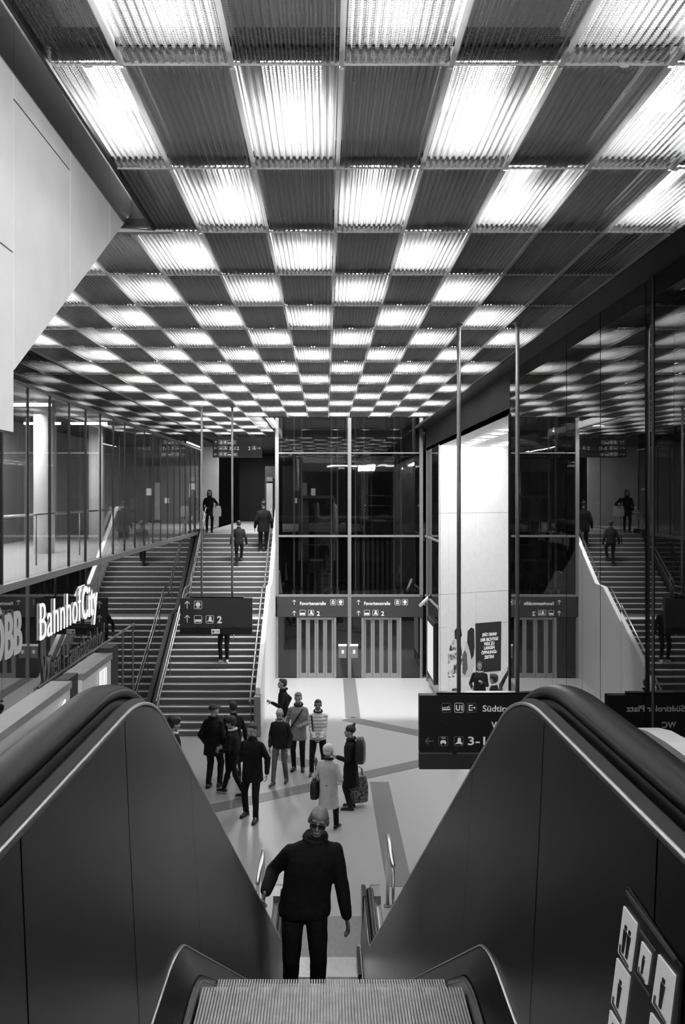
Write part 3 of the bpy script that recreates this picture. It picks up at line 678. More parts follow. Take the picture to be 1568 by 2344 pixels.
# ------------------------------------------------------------------ niche poster
ps = thing('wall_poster', nw(1.0, 0.3), 'big advertising poster with a couple and a black text panel on the white niche wall', 'poster')
def nquad(c4, m, nm, h):
    P = [on_niche(*c) for c in c4]
    V = [nw(a, b, 0.002) for a, b in P] + [nw(a, b, h) for a, b in P]
    return MB().add(V, [(4, 5, 6, 7), (0, 1, 5, 4), (1, 2, 6, 5), (2, 3, 7, 6), (3, 0, 4, 7)]).build(nm, m, ps)
nquad([(1023, 1553), (1022, 1556 - 122), (1086, 1428), (1086, 1549)][::-1], 'plaster', 'poster_sheet', 0.006)
bp_ = nquad([(1089, 1540), (1088, 1427), (1147, 1422), (1146, 1535)][::-1], 'board', 'text_panel', 0.012)
ua, va = on_niche(1101, 1459)
tp = Plane2(nw(0, 0, 0.013), UD); tp.n = nw.n
for k, (s, x0, x1, yy) in enumerate((('SPÄT DRAN?', 1103, 1136, 1457), ('DER RICHTIGE', 1099, 1139, 1468.5), ('WEG ZU', 1107, 1131, 1477.5), ('LANGEN', 1107, 1131, 1487), ('ÖFFNUNGS-', 1101, 1137, 1498), ('ZEITEN!', 1108, 1130, 1508))):
    a0, b0 = on_niche(x0, yy); a1, _ = on_niche(x1, yy)
    lettering(s, tp, a0, b0, 0.14, 'print', ps, 'lettering', 0.004, width=a1 - a0, depth=0.004)
def blob(pts, m, nm, h):      # printed figure, flat picture on the sheet
    P = [on_niche(*c) for c in pts]; n = len(P)
    MB().add([nw(a, b, 0.006) for a, b in P] + [nw(a, b, h) for a, b in P], [tuple(range(n, 2 * n))] + [(i, (i + 1) % n, n + (i + 1) % n, n + i) for i in range(n)]).build(nm, m, ps)
blob([(1025, 1551), (1025, 1500), (1031, 1475), (1040, 1462), (1050, 1466), (1056, 1482), (1058, 1510), (1052, 1535), (1040, 1550)], 'photo', 'printed_figure', 0.008)
blob([(1041, 1462), (1040, 1444), (1047, 1434), (1055, 1440), (1057, 1455), (1051, 1466)], 'hair', 'printed_hair', 0.010)
blob([(1056, 1550), (1060, 1500), (1066, 1470), (1076, 1462), (1086, 1472), (1086, 1520), (1078, 1550)], 'palecloth', 'printed_figure', 0.009)
blob([(1069, 1470), (1070, 1445), (1078, 1436), (1085, 1440), (1086, 1480), (1084, 1500), (1079, 1510), (1075, 1490)], 'hair', 'printed_hair', 0.011)
blob([(1058, 1540), (1058, 1500), (1063, 1488), (1068, 1496), (1070, 1530), (1064, 1546)], 'jeansl', 'printed_arm', 0.011)

# ------------------------------------------------------------------ hanging signs
def hang_sign(nm, lab, Y, xs, ys_, gap, low, poles, m_board, m_low):
    t = thing(nm, AT((xs[0] + xs[1]) / 2, ys_[1], Y), lab, 'sign')
    a, b = AT(xs[0], ys_[0], Y), AT(xs[1], ys_[1], Y)
    MB().box(a.x, b.x, Y, Y + 0.14, b.z, a.z).build('sign_board', m_board, t)
    lo = AT(0, low, Y).z; gp = AT(0, gap, Y).z
    MB().box(a.x, b.x, Y, Y + 0.12, lo, gp - 0.012).build('lower_strip', m_low, t)
    MB().box(a.x + 0.002, b.x - 0.002, Y + 0.02, Y + 0.1, gp - 0.012, gp + 0.01).build('light_gap', 'deck', t)
    for k in range(1, 4):
        x = a.x + (b.x - a.x) * k / 4; MB().box(x - 0.03, x + 0.03, Y - 0.002, Y + 0.11, gp - 0.014, b.z).build('hinge', 'black', t)
    for x in poles:
        p = AT(x, 0, Y).x
        MB().tube([(p, Y + 0.07, a.z), (p, Y + 0.07, ZC - 0.01)], 0.028, 12).build('pole', 'frame', t, True)
        MB().cyl((p, Y + 0.07, ZC - 0.05), 0.05, 0.04, 14).build('pole_flange', 'frame', t, True)
    x0, x1 = AT(poles[0], 0, Y).x - 0.3, AT(poles[-1], 0, Y).x + 0.3
    MB().box(x0, x1, Y + 0.02, Y + 0.12, a.z, a.z + 0.035).build('top_bar', 'blackmetal', t)
    return t, Plane2((0, Y - 0.0005, 0), (1, 0, 0))
Y = 22.85
t, pl = hang_sign('hanging_sign', 'dark hanging sign with arrows, clock, bus and train pictograms and a 2 over the stairs', Y, (412, 577), (1369, 1434), 1435, 1452, (461, 531), 'boardgrey', 'board')
q = lambda x, y: AT(x, y, Y)
px = Y / F
for yy in (1393, 1425): picto('_up', pl, q(420, 0).x, q(0, yy).z, 17 * px, 'print', t)
picto('clock', pl, q(444, 0).x, q(0, 1394).z, 18.5 * px, 'print', t)
picto('bus', pl, q(444, 0).x, q(0, 1427).z, 18.5 * px, 'print', t); picto('train', pl, q(471, 0).x, q(0, 1427).z, 18.5 * px, 'print', t)
lettering('2', pl, q(497, 0).x, q(0, 1426).z, 22 * px, 'print', t, 'lettering', 0.008)
em = box('exit_plate', 'print', q(484, 0).x, q(503, 0).x, Y - 0.02, Y - 0.003, q(0, 1450.5).z, q(0, 1440).z, t)
ep = Plane2((0, Y - 0.0205, 0), (1, 0, 0))
Print(ep).rect(q(486, 0).x, q(0, 1448).z, q(491, 0).x, q(0, 1443).z).build('running_figure', 'grey', t)
picto('_right', ep, q(493, 0).x, q(0, 1449).z, 7.5 * px, 'boardgrey', t)

Y = 11.78; px = Y / F
t, pl = hang_sign('hanging_sign', 'black hanging sign with tram, U1, exit, taxi and train symbols reading 3-12, beside the escalator', Y, (960, 1283), (1592, 1722), 1724, 1761, (1052, 1187), 'board', 'boardgrey')
q = lambda x, y: AT(x, y, Y)
for k, (kd, x) in enumerate((('tram', 1011), ('u1', 1040), ('exit', 1068.5))):
    picto(kd, pl, q(x, 0).x, q(0, 1631).z, 22 * px, 'print', t, 'printline' if k != 1 else 'print')
lettering('U1', pl, q(1043, 0).x, q(0, 1626).z, 17 * px, 'print', t, 'lettering', 0.004, width=15.5 * px)
lettering('Südtiroler Platz', pl, q(1104, 0).x, q(0, 1628.5).z, 20 * px, 'print', t, 'lettering', 0.0015, width=137 * px)
lettering('WC', pl, q(1125, 0).x, q(0, 1666).z, 20 * px, 'print', t, 'lettering', 0.0015)
picto('_left', pl, q(973, 0).x, q(0, 1706.5).z, 20 * px, 'printline', t)
picto('taxi', pl, q(1003.5, 0).x, q(0, 1707.5).z, 22 * px, 'print', t, 'printline'); picto('train', pl, q(1039, 0).x, q(0, 1707.5).z, 22 * px, 'print', t, 'printline')
lettering('TAXI', pl, q(1010, 0).x, q(0, 1691).z, 5 * px, 'print', t, 'lettering', 0.0, width=9 * px)
lettering('3-12', pl, q(1069, 0).x, q(0, 1705).z, 27 * px, 'print', t, 'lettering', 0.002, width=64 * px)

Y = 33.0; px = Y / F
t = thing('concourse_sign', AT(543, 1047, Y), 'dim hanging sign with three rows of symbols at the top of the stairs', 'sign')
q = lambda x, y: AT(x, y, Y)
MB().box(q(487, 0).x, q(600, 0).x, Y, Y + 0.2, q(0, 1047).z, q(0, 1004).z).build('sign_board', 'boardgrey', t)
for x in (505, 580): MB().tube([(q(x, 0).x, Y + 0.1, q(0, 1004).z), (q(x, 0).x, Y + 0.1, ZC - 0.01)], 0.02, 8).build('pole', 'darkframe', t, True)
pl = Plane2((0, Y - 0.0005, 0), (1, 0, 0))
picto('_up', pl, q(490, 0).x, q(0, 1017).z, 8 * px, 'print', t); picto('_left', pl, q(490, 0).x, q(0, 1030).z, 8 * px, 'print', t); picto('_left', pl, q(490, 0).x, q(0, 1044).z, 8 * px, 'print', t)
for yy, row in ((1017, ('train', 'clock', 'bus', 'exit')), (1030, ('taxi', 'train')), (1044, ('lift', 'clock', 'bus'))):
    for k, kd in enumerate(row): picto(kd, pl, q(501 + 10 * k, 0).x, q(0, yy).z, 9 * px, 'print', t)
lettering('3-12', pl, q(524, 0).x, q(0, 1030).z, 11 * px, 'print', t, 'lettering', 0.004, width=23 * px)
lettering('2', pl, q(568, 0).x, q(0, 1030).z, 11 * px, 'print', t, 'lettering', 0.004); picto('train', pl, q(577, 0).x, q(0, 1030).z, 9 * px, 'print', t); picto('_right', pl, q(588, 0).x, q(0, 1030).z, 8 * px, 'print', t)
lettering('WC', pl, q(533, 0).x, q(0, 1044).z, 10 * px, 'print', t, 'lettering', 0.003, width=11 * px)
# tilted information board in the niche
ib = thing('information_board', (4.55, 23.4, 0), 'pale tilted board on a dark stand beside the people in the niche', 'board')
b0, b1 = AT(1138, 1564, 23.4), AT(1158, 1530, 23.4)
d = (b1 - b0).normalized(); n_ = Vector((-d.z, 0, d.x))
MB().hexa([b0 - n_ * .06, b0 + n_ * .06, b0 + n_ * .06 + Vector((0, .05, 0)), b0 - n_ * .06 + Vector((0, .05, 0)), b1 - n_ * .06, b1 + n_ * .06, b1 + n_ * .06 + Vector((0, .05, 0)), b1 - n_ * .06 + Vector((0, .05, 0))]).build('board_panel', 'plaster', ib)
MB().tube([b0 + Vector((.12, .1, -.1)), b1 + Vector((.12, .1, 0))], 0.05, 8).build('board_back', 'black', ib, True)
MB().tube([(b0.x + .12, 23.5, 0), (b0.x + .12, 23.5, b0.z)], 0.05, 10).build('stand_post', 'black', ib, True)
MB().cyl((b0.x + .12, 23.5, 0), 0.22, 0.03, 20).build('stand_foot', 'black', ib, True)
# ------------------------------------------------------------------ escalator
XC, TAN = 0.021, 0.60
ANG = math.atan(TAN)
def epath(h, Rt=None, y_start=-1.6, y_end=11.95, step=0.12):
    """(Y, Z) line that runs h above the steps: flat, rounded over the top, down the slope, rounded out at the floor."""
    yb = 2.62 - 0.283 * h; yb2 = yb + ZL / TAN; Rt = Rt or 0.55 + 0.45 * h; Rb = 1.0
    tl, tb = Rt * math.tan(ANG / 2), Rb * math.tan(ANG / 2)
    P = []; y = y_start
    while y < yb - tl - 0.05: P.append((y, ZL + h)); y += 0.5
    for k in range(13):
        a = ANG * k / 12; P.append((yb - tl + Rt * math.sin(a), ZL + h - Rt * (1 - math.cos(a))))
    s0 = P[-1]; e = (yb2 - tb * math.cos(ANG), h + tb * math.sin(ANG)); n = 14
    for k in range(1, n): P.append((s0[0] + (e[0] - s0[0]) * k / n, s0[1] + (e[1] - s0[1]) * k / n))
    for k in range(9):
        a = ANG * (1 - k / 8); P.append((yb2 + tb - Rb * math.sin(a), h + Rb * (1 - math.cos(a))))
    if y_end > P[-1][0] + 0.02: P.append((y_end, h))
    return P
es = thing('escalator', (XC, 0, ZL), 'escalator with dark metal side walls and black handrails going down from the viewer', 'escalator')
def ruled(side, prof, m, nm, y0=None, y1=None, parent=None, smooth=True, yend=11.95):
    """strip between lines given as (x offset, height) pairs, cut to y0..y1"""
    ps_ = [epath(h, y_end=yend) for x, h in prof]
    # resample every line at the same parameters
    def samp(P, n=60):
        L_ = [0]
        for i in range(1, len(P)): L_.append(L_[-1] + math.dist(P[i], P[i - 1]))
        return P
    rows = []
    n = min(len(p) for p in ps_)
    base = ps_[0]
    def zat(P, y):
        if y <= P[0][0]: return P[0][1]
        for i in range(1, len(P)):
            if P[i][0] >= y:
                t = (y - P[i - 1][0]) / (P[i][0] - P[i - 1][0]); return P[i - 1][1] + t * (P[i][1] - P[i - 1][1])
        return P[-1][1]
    ysamp = sorted({round(p[0], 4) for P in ps_ for p in P if (y0 is None or p[0] > y0 + 0.02) and (y1 is None or p[0] < y1 - 0.02)} | ({y0} if y0 is not None else set()) | ({y1} if y1 is not None else set()))
    V = []; k = len(prof)
    for y in ysamp:
        for (x, h), P in zip(prof, ps_): V.append((XC + side * x, y, zat(P, y)))
    Fc = []
    for i in range(len(ysamp) - 1):
        for j in range(k - 1):
            q = (i * k + j, i * k + j + 1, (i + 1) * k + j + 1, (i + 1) * k + j)
            Fc.append(q if side > 0 else q[::-1])
    o = MB().add(V, Fc).build(nm, m, parent or es, smooth)
    return o
cuts = [-1.6, 0.35, 1.35, 2.05, 3.05, 4.55, 6.05, 7.55, 9.05, 10.5, 11.95]
for sd in (-1, 1):
    for a, b in zip(cuts, cuts[1:]):
        o = ruled(sd, [(0.452, 0.20), (0.478, 0.70), (0.49, 0.975)], 'brushed', 'side_panel', a + 0.003, b - 0.003)
    ruled(sd, [(0.456, 0.19), (0.51, 0.95)], 'black', 'panel_backing')
    ruled(sd, [(0.445, 0.20), (0.452, 0.206), (0.452, 0.20)], 'chrome', 'panel_edge')
    ruled(sd, [(0.407, 0.095), (0.44, 0.175), (0.452, 0.20)], 'brushed', 'inner_ledge')
    ruled(sd, [(0.40, 0.07), (0.412, 0.10), (0.407, 0.095)], 'deck', 'skirt_edge')
    ruled(sd, [(0.402, -0.35), (0.402, 0.09)], 'skirt', 'skirt')
    P = epath(0.985); MB().tube([(XC + sd * 0.492, y, z) for y, z in P], 0.005, 6).build('trim_bead', 'chrome', es, True)
    ruled(sd, [(0.49, 0.975), (0.503, 0.988), (0.512, 1.0)], 'black', 'upper_trim')
    ruled(sd, [(0.505, 0.985), (0.53, 0.985)], 'black', 'rail_guide')
    # handrail with returns at the floor end
    P = [(y, z) for y, z in epath(1.022, y_end=11.75)]
    rr = 0.27; yn = P[-1][0]; zn = P[-1][1]
    for k in range(1, 15):
        a = math.pi * k / 14; P.append((yn + rr * math.sin(a), zn - rr + rr * math.cos(a)))
    P += [(yn - 0.5, zn - 2 * rr)]
    rs = []
    for i, (y, z) in enumerate(P):
        a = P[max(i - 1, 0)]; b = P[min(i + 1, len(P) - 1)]; t = Vector((0, b[0] - a[0], b[1] - a[1])).normalized(); nn = Vector((0, -t.z, t.y))
        c = Vector((XC + sd * 0.578, y, z)); rs.append([c + Vector((u, 0, 0)) + nn * v for u, v in ((-.040, -.018), (-.043, -.006), (-.037, .006), (-.022, .013), (0, .0155), (.022, .013), (.037, .006), (.043, -.006), (.040, -.018))])
    MB().rings(rs).build('handrail', 'rubber', es, True)
    ruled(sd, [(0.545, 0.97), (0.545, 1.008), (0.61, 1.008), (0.61, 0.97)], 'black', 'handrail_guide', yend=11.75)
    # outer deck and outer cladding
    ruled(sd, [(0.60, 0.962), (0.625, 0.968), (0.64, 0.955), (0.65, 0.92)], 'deck', 'outer_rim')
    ruled(sd, [(0.65, 0.92), (0.70, 0.905), (0.715, 0.89)], 'deck', 'outer_deck')
    ruled(sd, [(0.715, 0.89), (0.715, -1.05)], 'grey', 'outer_cladding', yend=11.95)
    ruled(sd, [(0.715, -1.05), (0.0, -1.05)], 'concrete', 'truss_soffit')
    # newel plates at the floor end
    n = 15; yn = 11.95
    arc = [(yn + 0.27 * math.sin(math.pi * k / (n - 1)), 0.725 + 0.27 * math.cos(math.pi * k / (n - 1))) for k in range(n)]
    prof = [(yn - 0.3, 0.0)] + [(yn - 0.3, 0.995)] + arc + [(yn + 0.1, 0.4), (yn + 0.1, 0.0)]
    k = len(prof)
    for x0, x1, m in ((0.47, 0.52, 'brushed'), (0.59, 0.715, 'deck')):
        MB().add([(XC + sd * x0, a, b) for a, b in prof] + [(XC + sd * x1, a, b) for a, b in prof],
                 [tuple(range(k)), tuple(range(2 * k - 1, k - 1, -1))] + [(i, k + i, k + (i + 1) % k, (i + 1) % k) for i in range(k)]).build('newel_plate', m, es)
    box('skirt_nose', 'black', XC + sd * 0.43 - 0.03, XC + sd * 0.43 + 0.03, 11.2, 11.9, 0.0, 0.2, es)
# ridged steps
def step_mesh(depth):
    mb = MB(); n = 88; w_ = 0.796; p = w_ / n
    mb.box(-w_ / 2, w_ / 2, 0.0, depth, -0.2, -0.012)
    for i in range(n):
        a = -w_ / 2 + p * (i + 0.2); mb.add([(a, -0.0, -0.012), (a + p * 0.55, 0.0, -0.012), (a + p * 0.55, depth + 0.006, -0.012), (a, depth + 0.006, -0.012), (a, 0, 0), (a + p * 0.55, 0, 0), (a + p * 0.55, depth + 0.006, 0), (a, depth + 0.006, 0)],
               [(4, 5, 6, 7), (2, 3, 7, 6), (0, 4, 7, 3), (1, 2, 6, 5)])
    o = mb.build('tmp_step', 'tread'); me = o.data; bpy.data.objects.remove(o); return me
sm = step_mesh(0.398)
yy = 2.68; ztop = epath(0.0)
def zs_at(y):
    for i in range(1, len(ztop)):
        if ztop[i][0] >= y:
            a, b = ztop[i - 1], ztop[i]; t = (y - a[0]) / (b[0] - a[0]); return a[1] + t * (b[1] - a[1])
    return 0.0
for k in range(-4, 23):
    y0 = yy + 0.4 * k; yc = y0 + 0.4
    if y0 > 11.2: break
    z = ZL if k < 0 else max(0.0, zs_at(y0 + 0.30) + 0.02)
    copies('step', sm, es, [(XC, y0, z)])
box('comb_plate', 'comb', XC - 0.7, XC + 0.7, -1.6, 1.06, ZL - 0.05, ZL + 0.004, es)
box('comb_plate', 'comb', XC - 0.40, XC + 0.40, 11.45, 11.95, -0.02, 0.03, es)
box('landing_plate', 'plate', XC - 0.75, XC + 0.75, 11.95, 13.15, -0.02, 0.012, es)
box('pit_cover', 'black', XC - 0.7, XC + 0.7, 10.2, 11.95, -0.25, -0.21, es)

# pictogram sign on the right side wall of the escalator
pg = thing('pictogram_plate', (XC + 0.48, 1.2, ZL + 0.3), 'black safety plate with white pictogram cards on the right escalator wall', 'safety sign')
def wall_uv(x, y):              # pixel met on the right inner wall (slightly splayed)
    d = AT(x, y, 1.0) - Vector((0, 0, CZ))
    X0, Z0, k = XC + 0.452, ZL + 0.20, (0.49 - 0.452) / 0.755     # X = X0 + k (Z - Z0)
    t = (X0 + k * (CZ - Z0)) / (d.x - k * d.z)
    p = Vector((0, 0, CZ)) + d * t
    return p
def wquad(c4, m, nm, h0, h1, par=pg):
    V = [wall_uv(*c) + Vector((-h0, 0, 0)) for c in c4] + [wall_uv(*c) + Vector((-h1, 0, 0)) for c in c4]; n = len(c4)
    return MB().add(V, [tuple(range(n)), tuple(range(2 * n - 1, n - 1, -1))] + [(i, n + i, n + (i + 1) % n, (i + 1) % n) for i in range(n)]).build(nm, m, par)
Z_ = lambda u, v: (1368 + u / 7.235, 2020 + v / 7.235)
wquad([(1443, 2030), (1568, 2214), (1556, 2420), (1396, 2420)], 'board', 'back_plate', 0.002, 0.006)
wquad([Z_(545, 130), Z_(1385, 1265), Z_(1350, 1305), Z_(545, 205)], 'sign_dim', 'title_bar', 0.006, 0.008)
wquad([Z_(775, 770), Z_(1030, 1130), Z_(1015, 1160), Z_(775, 820)], 'sign_dim', 'text_line', 0.006, 0.008)
wquad([Z_(680, 1480), Z_(940, 1870), Z_(930, 1890), Z_(680, 1520)], 'sign_dim', 'text_line', 0.006, 0.008)
cards = ([(515, 390), (730, 680), (625, 1475), (420, 1150)], [(820, 975), (965, 1180), (895, 1695), (750, 1470)], [(400, 1250), (612, 1560), (510, 2380), (305, 1990)], [(1100, 1190), (1375, 1540), (1265, 2420), (990, 1980)], [(285, 2110), (440, 2360), (400, 2700), (240, 2500)], [(970, 2150), (1150, 2400), (1100, 2800), (930, 2500)])
for i, c in enumerate(cards):
    cdn = wquad([Z_(*p) for p in c], 'print', 'pictogram_card', 0.006, 0.009)
    def inn(a, b): 
        A, B, C_, D = [Vector(p) for p in (c[0], c[1], c[2], c[3])]
        t_ = A.lerp(B, a); b_ = D.lerp(C_, a); return Z_(*t_.lerp(b_, b))
    figs = {0: ((.42, .62), ), 1: ((.5,),)}
    for fx in ((.38, .68) if i == 0 else (.5,)):
        wquad([inn(fx - .07, .28), inn(fx + .07, .28), inn(fx + .07, .36), inn(fx - .07, .36)], 'board', 'figure_head', 0.009, 0.0105)
        wquad([inn(fx - .12, .39), inn(fx + .12, .39), inn(fx + .08, .62), inn(fx + .05, .86), inn(fx - .08, .86), inn(fx - .1, .62)], 'board', 'figure_body', 0.009, 0.0105)
    wquad([inn(.12, .78), inn(.2, .78), inn(.2, .9), inn(.88, .93), inn(.88, .97), inn(.12, .95)], 'sign_dim', 'step_line', 0.009, 0.0105)

# parapet beside the escalator, left: panels with small labels, end post and rail
pa = thing('parapet', (-0.76, 1.0, ZL), 'low light metal parapet with small labels left of the escalator', 'parapet')
XP = -0.765; zt = CZ - 0.553
box('parapet_panel', 'parapet', XP - 0.05, XP, -1.6, 2.63, ZL - 0.3, zt - 0.02, pa); box('parapet_cap', 'deck', XP - 0.06, XP + 0.006, -1.6, 2.63, zt - 0.02, zt, pa)
box('parapet_panel', 'parapet', XP - 0.05, XP, 2.76, 3.13, ZL - 0.3, zt - 0.025, pa); box('parapet_cap', 'grey', XP - 0.06, XP + 0.006, 2.76, 3.13, zt - 0.025, zt - 0.005, pa)
box('parapet_post', 'black', XP - 0.05, XP - 0.01, 2.64, 2.75, ZL - 0.3, zt, pa); box('parapet_post', 'black', XP - 0.05, XP, 3.14, 3.24, ZL - 0.3, zt + 0.01, pa)
MB().tube([(XP - 0.02, 2.4, zt + 0.03), (XP - 0.02, 3.60, zt + 0.03)], 0.0045, 8).build('rail', 'darkframe', pa, True)
for y in (3.4, 3.58): MB().tube([(XP - 0.02, y, ZL - 0.3), (XP - 0.02, y, zt + 0.03)], 0.004, 8).build('rail_post', 'black', pa, True)
wp = Plane2((XP + 0.001, 0, 0), (0, 1, 0))
Print(wp).rect(2.80, zt - 0.135, 2.94, zt - 0.105).rect(2.785, zt - 0.14, 2.795, zt - 0.10).build('label_bar', 'print', pa)
Print(wp).rect(2.96, zt - 0.105, 3.01, zt - 0.04).rect(3.015, zt - 0.105, 3.05, zt - 0.04).build('label_symbol', 'print', pa)
Print(wp).poly([(2.48, zt - 0.075), (2.57, zt - 0.08), (2.565, zt - 0.04)]).build('label_triangle', 'print', pa)
pb = thing('parapet', (0.8, 1.0, ZL), 'pale rounded metal parapet right of the escalator', 'parapet')
V = []
for y, z in [(-1.6, 0), (2.0, 0), (2.12, -0.006), (2.2, -0.02), (2.27, -0.05), (2.31, -0.1), (2.33, -0.2), (2.33, -1.2)]:
    V.append([Vector((0.775, y, CZ - 0.56 + z)), Vector((0.835, y, CZ - 0.56 + z)), Vector((0.835, y, ZL - 0.5)), Vector((0.775, y, ZL - 0.5))])
MB().rings(V).build('parapet_body', 'parapet', pb)
# guard rails at the foot of the escalator
def guard(x, lab, zt_):
    t = thing('guard_rail', (x, 13.5, 0), lab, 'guard rail')
    P = [(x, 13.5, 0), (x, 13.5, zt_ - 0.06)] + [(x, 13.5 - 0.06 * (1 - math.cos(a)), zt_ - 0.06 + 0.06 * math.sin(a)) for a in (0.5, 1.0, 1.57)] + [(x, 12.35, zt_)]
    MB().tube(P, 0.03, 12).build('rail', 'chrome', t, True)
    MB().cyl((x, 13.5, 0), 0.06, 0.02, 16).build('foot_plate', 'grey', t, True)
    MB().tube([(x, 12.4, 0), (x, 12.4, zt_)], 0.02, 10).build('rail_post', 'chrome', t, True)
guard(0.955, 'polished steel guard rail at the foot of the escalator, right side', 1.1)
guard(-0.955, 'polished steel guard rail at the foot of the escalator, beside the climbing man', 0.86)
# ------------------------------------------------------------------ people
def remeshed(mb, voxel, smooth=3, fold=0.0, ffreq=7.0, seed=0, factor=0.5):
    me = bpy.data.meshes.new('tmp'); me.from_pydata([tuple(v) for v in mb.v], [], mb.f)
    o = bpy.data.objects.new('tmp', me); col.objects.link(o)
    bm = bmesh.new(); bm.from_mesh(me); bmesh.ops.recalc_face_normals(bm, faces=bm.faces); bm.to_mesh(me); bm.free()
    r = o.modifiers.new('r', 'REMESH'); r.mode = 'VOXEL'; r.voxel_size = voxel
    if smooth: s = o.modifiers.new('s', 'SMOOTH'); s.factor = factor; s.iterations = smooth
    dg = bpy.context.evaluated_depsgraph_get(); dg.update()
    out = bpy.data.meshes.new_from_object(o.evaluated_get(dg)); bpy.data.objects.remove(o); bpy.data.meshes.remove(me)
    if fold:
        so = Vector((seed * 3.7, seed * 1.3, 0))
        nn = [v.normal.copy() for v in out.vertices]
        for v, n in zip(out.vertices, nn):
            p = v.co
            k = noise.noise(Vector((p.x * ffreq, p.y * ffreq, p.z * ffreq * 0.8)) + so) + 0.5 * noise.noise(Vector((p.x * ffreq * 2.3, p.y * ffreq * 2.3, p.z * ffreq * 1.6)) + so)
            v.co = p + n * k * fold
    out.polygons.foreach_set('use_smooth', [True] * len(out.polygons))
    return out
def ik(a, c, l1, l2, pole):
    a, c = Vector(a), Vector(c); d = c - a; D = min(d.length, (l1 + l2) * 0.998); d.normalize()
    x = (l1 * l1 - l2 * l2 + D * D) / (2 * D); h = math.sqrt(max(0, l1 * l1 - x * x))
    p = Vector(pole); p = p - d * p.dot(d); p.normalize()
    return a + d * x + p * h, a + d * D
PERSONS = 0
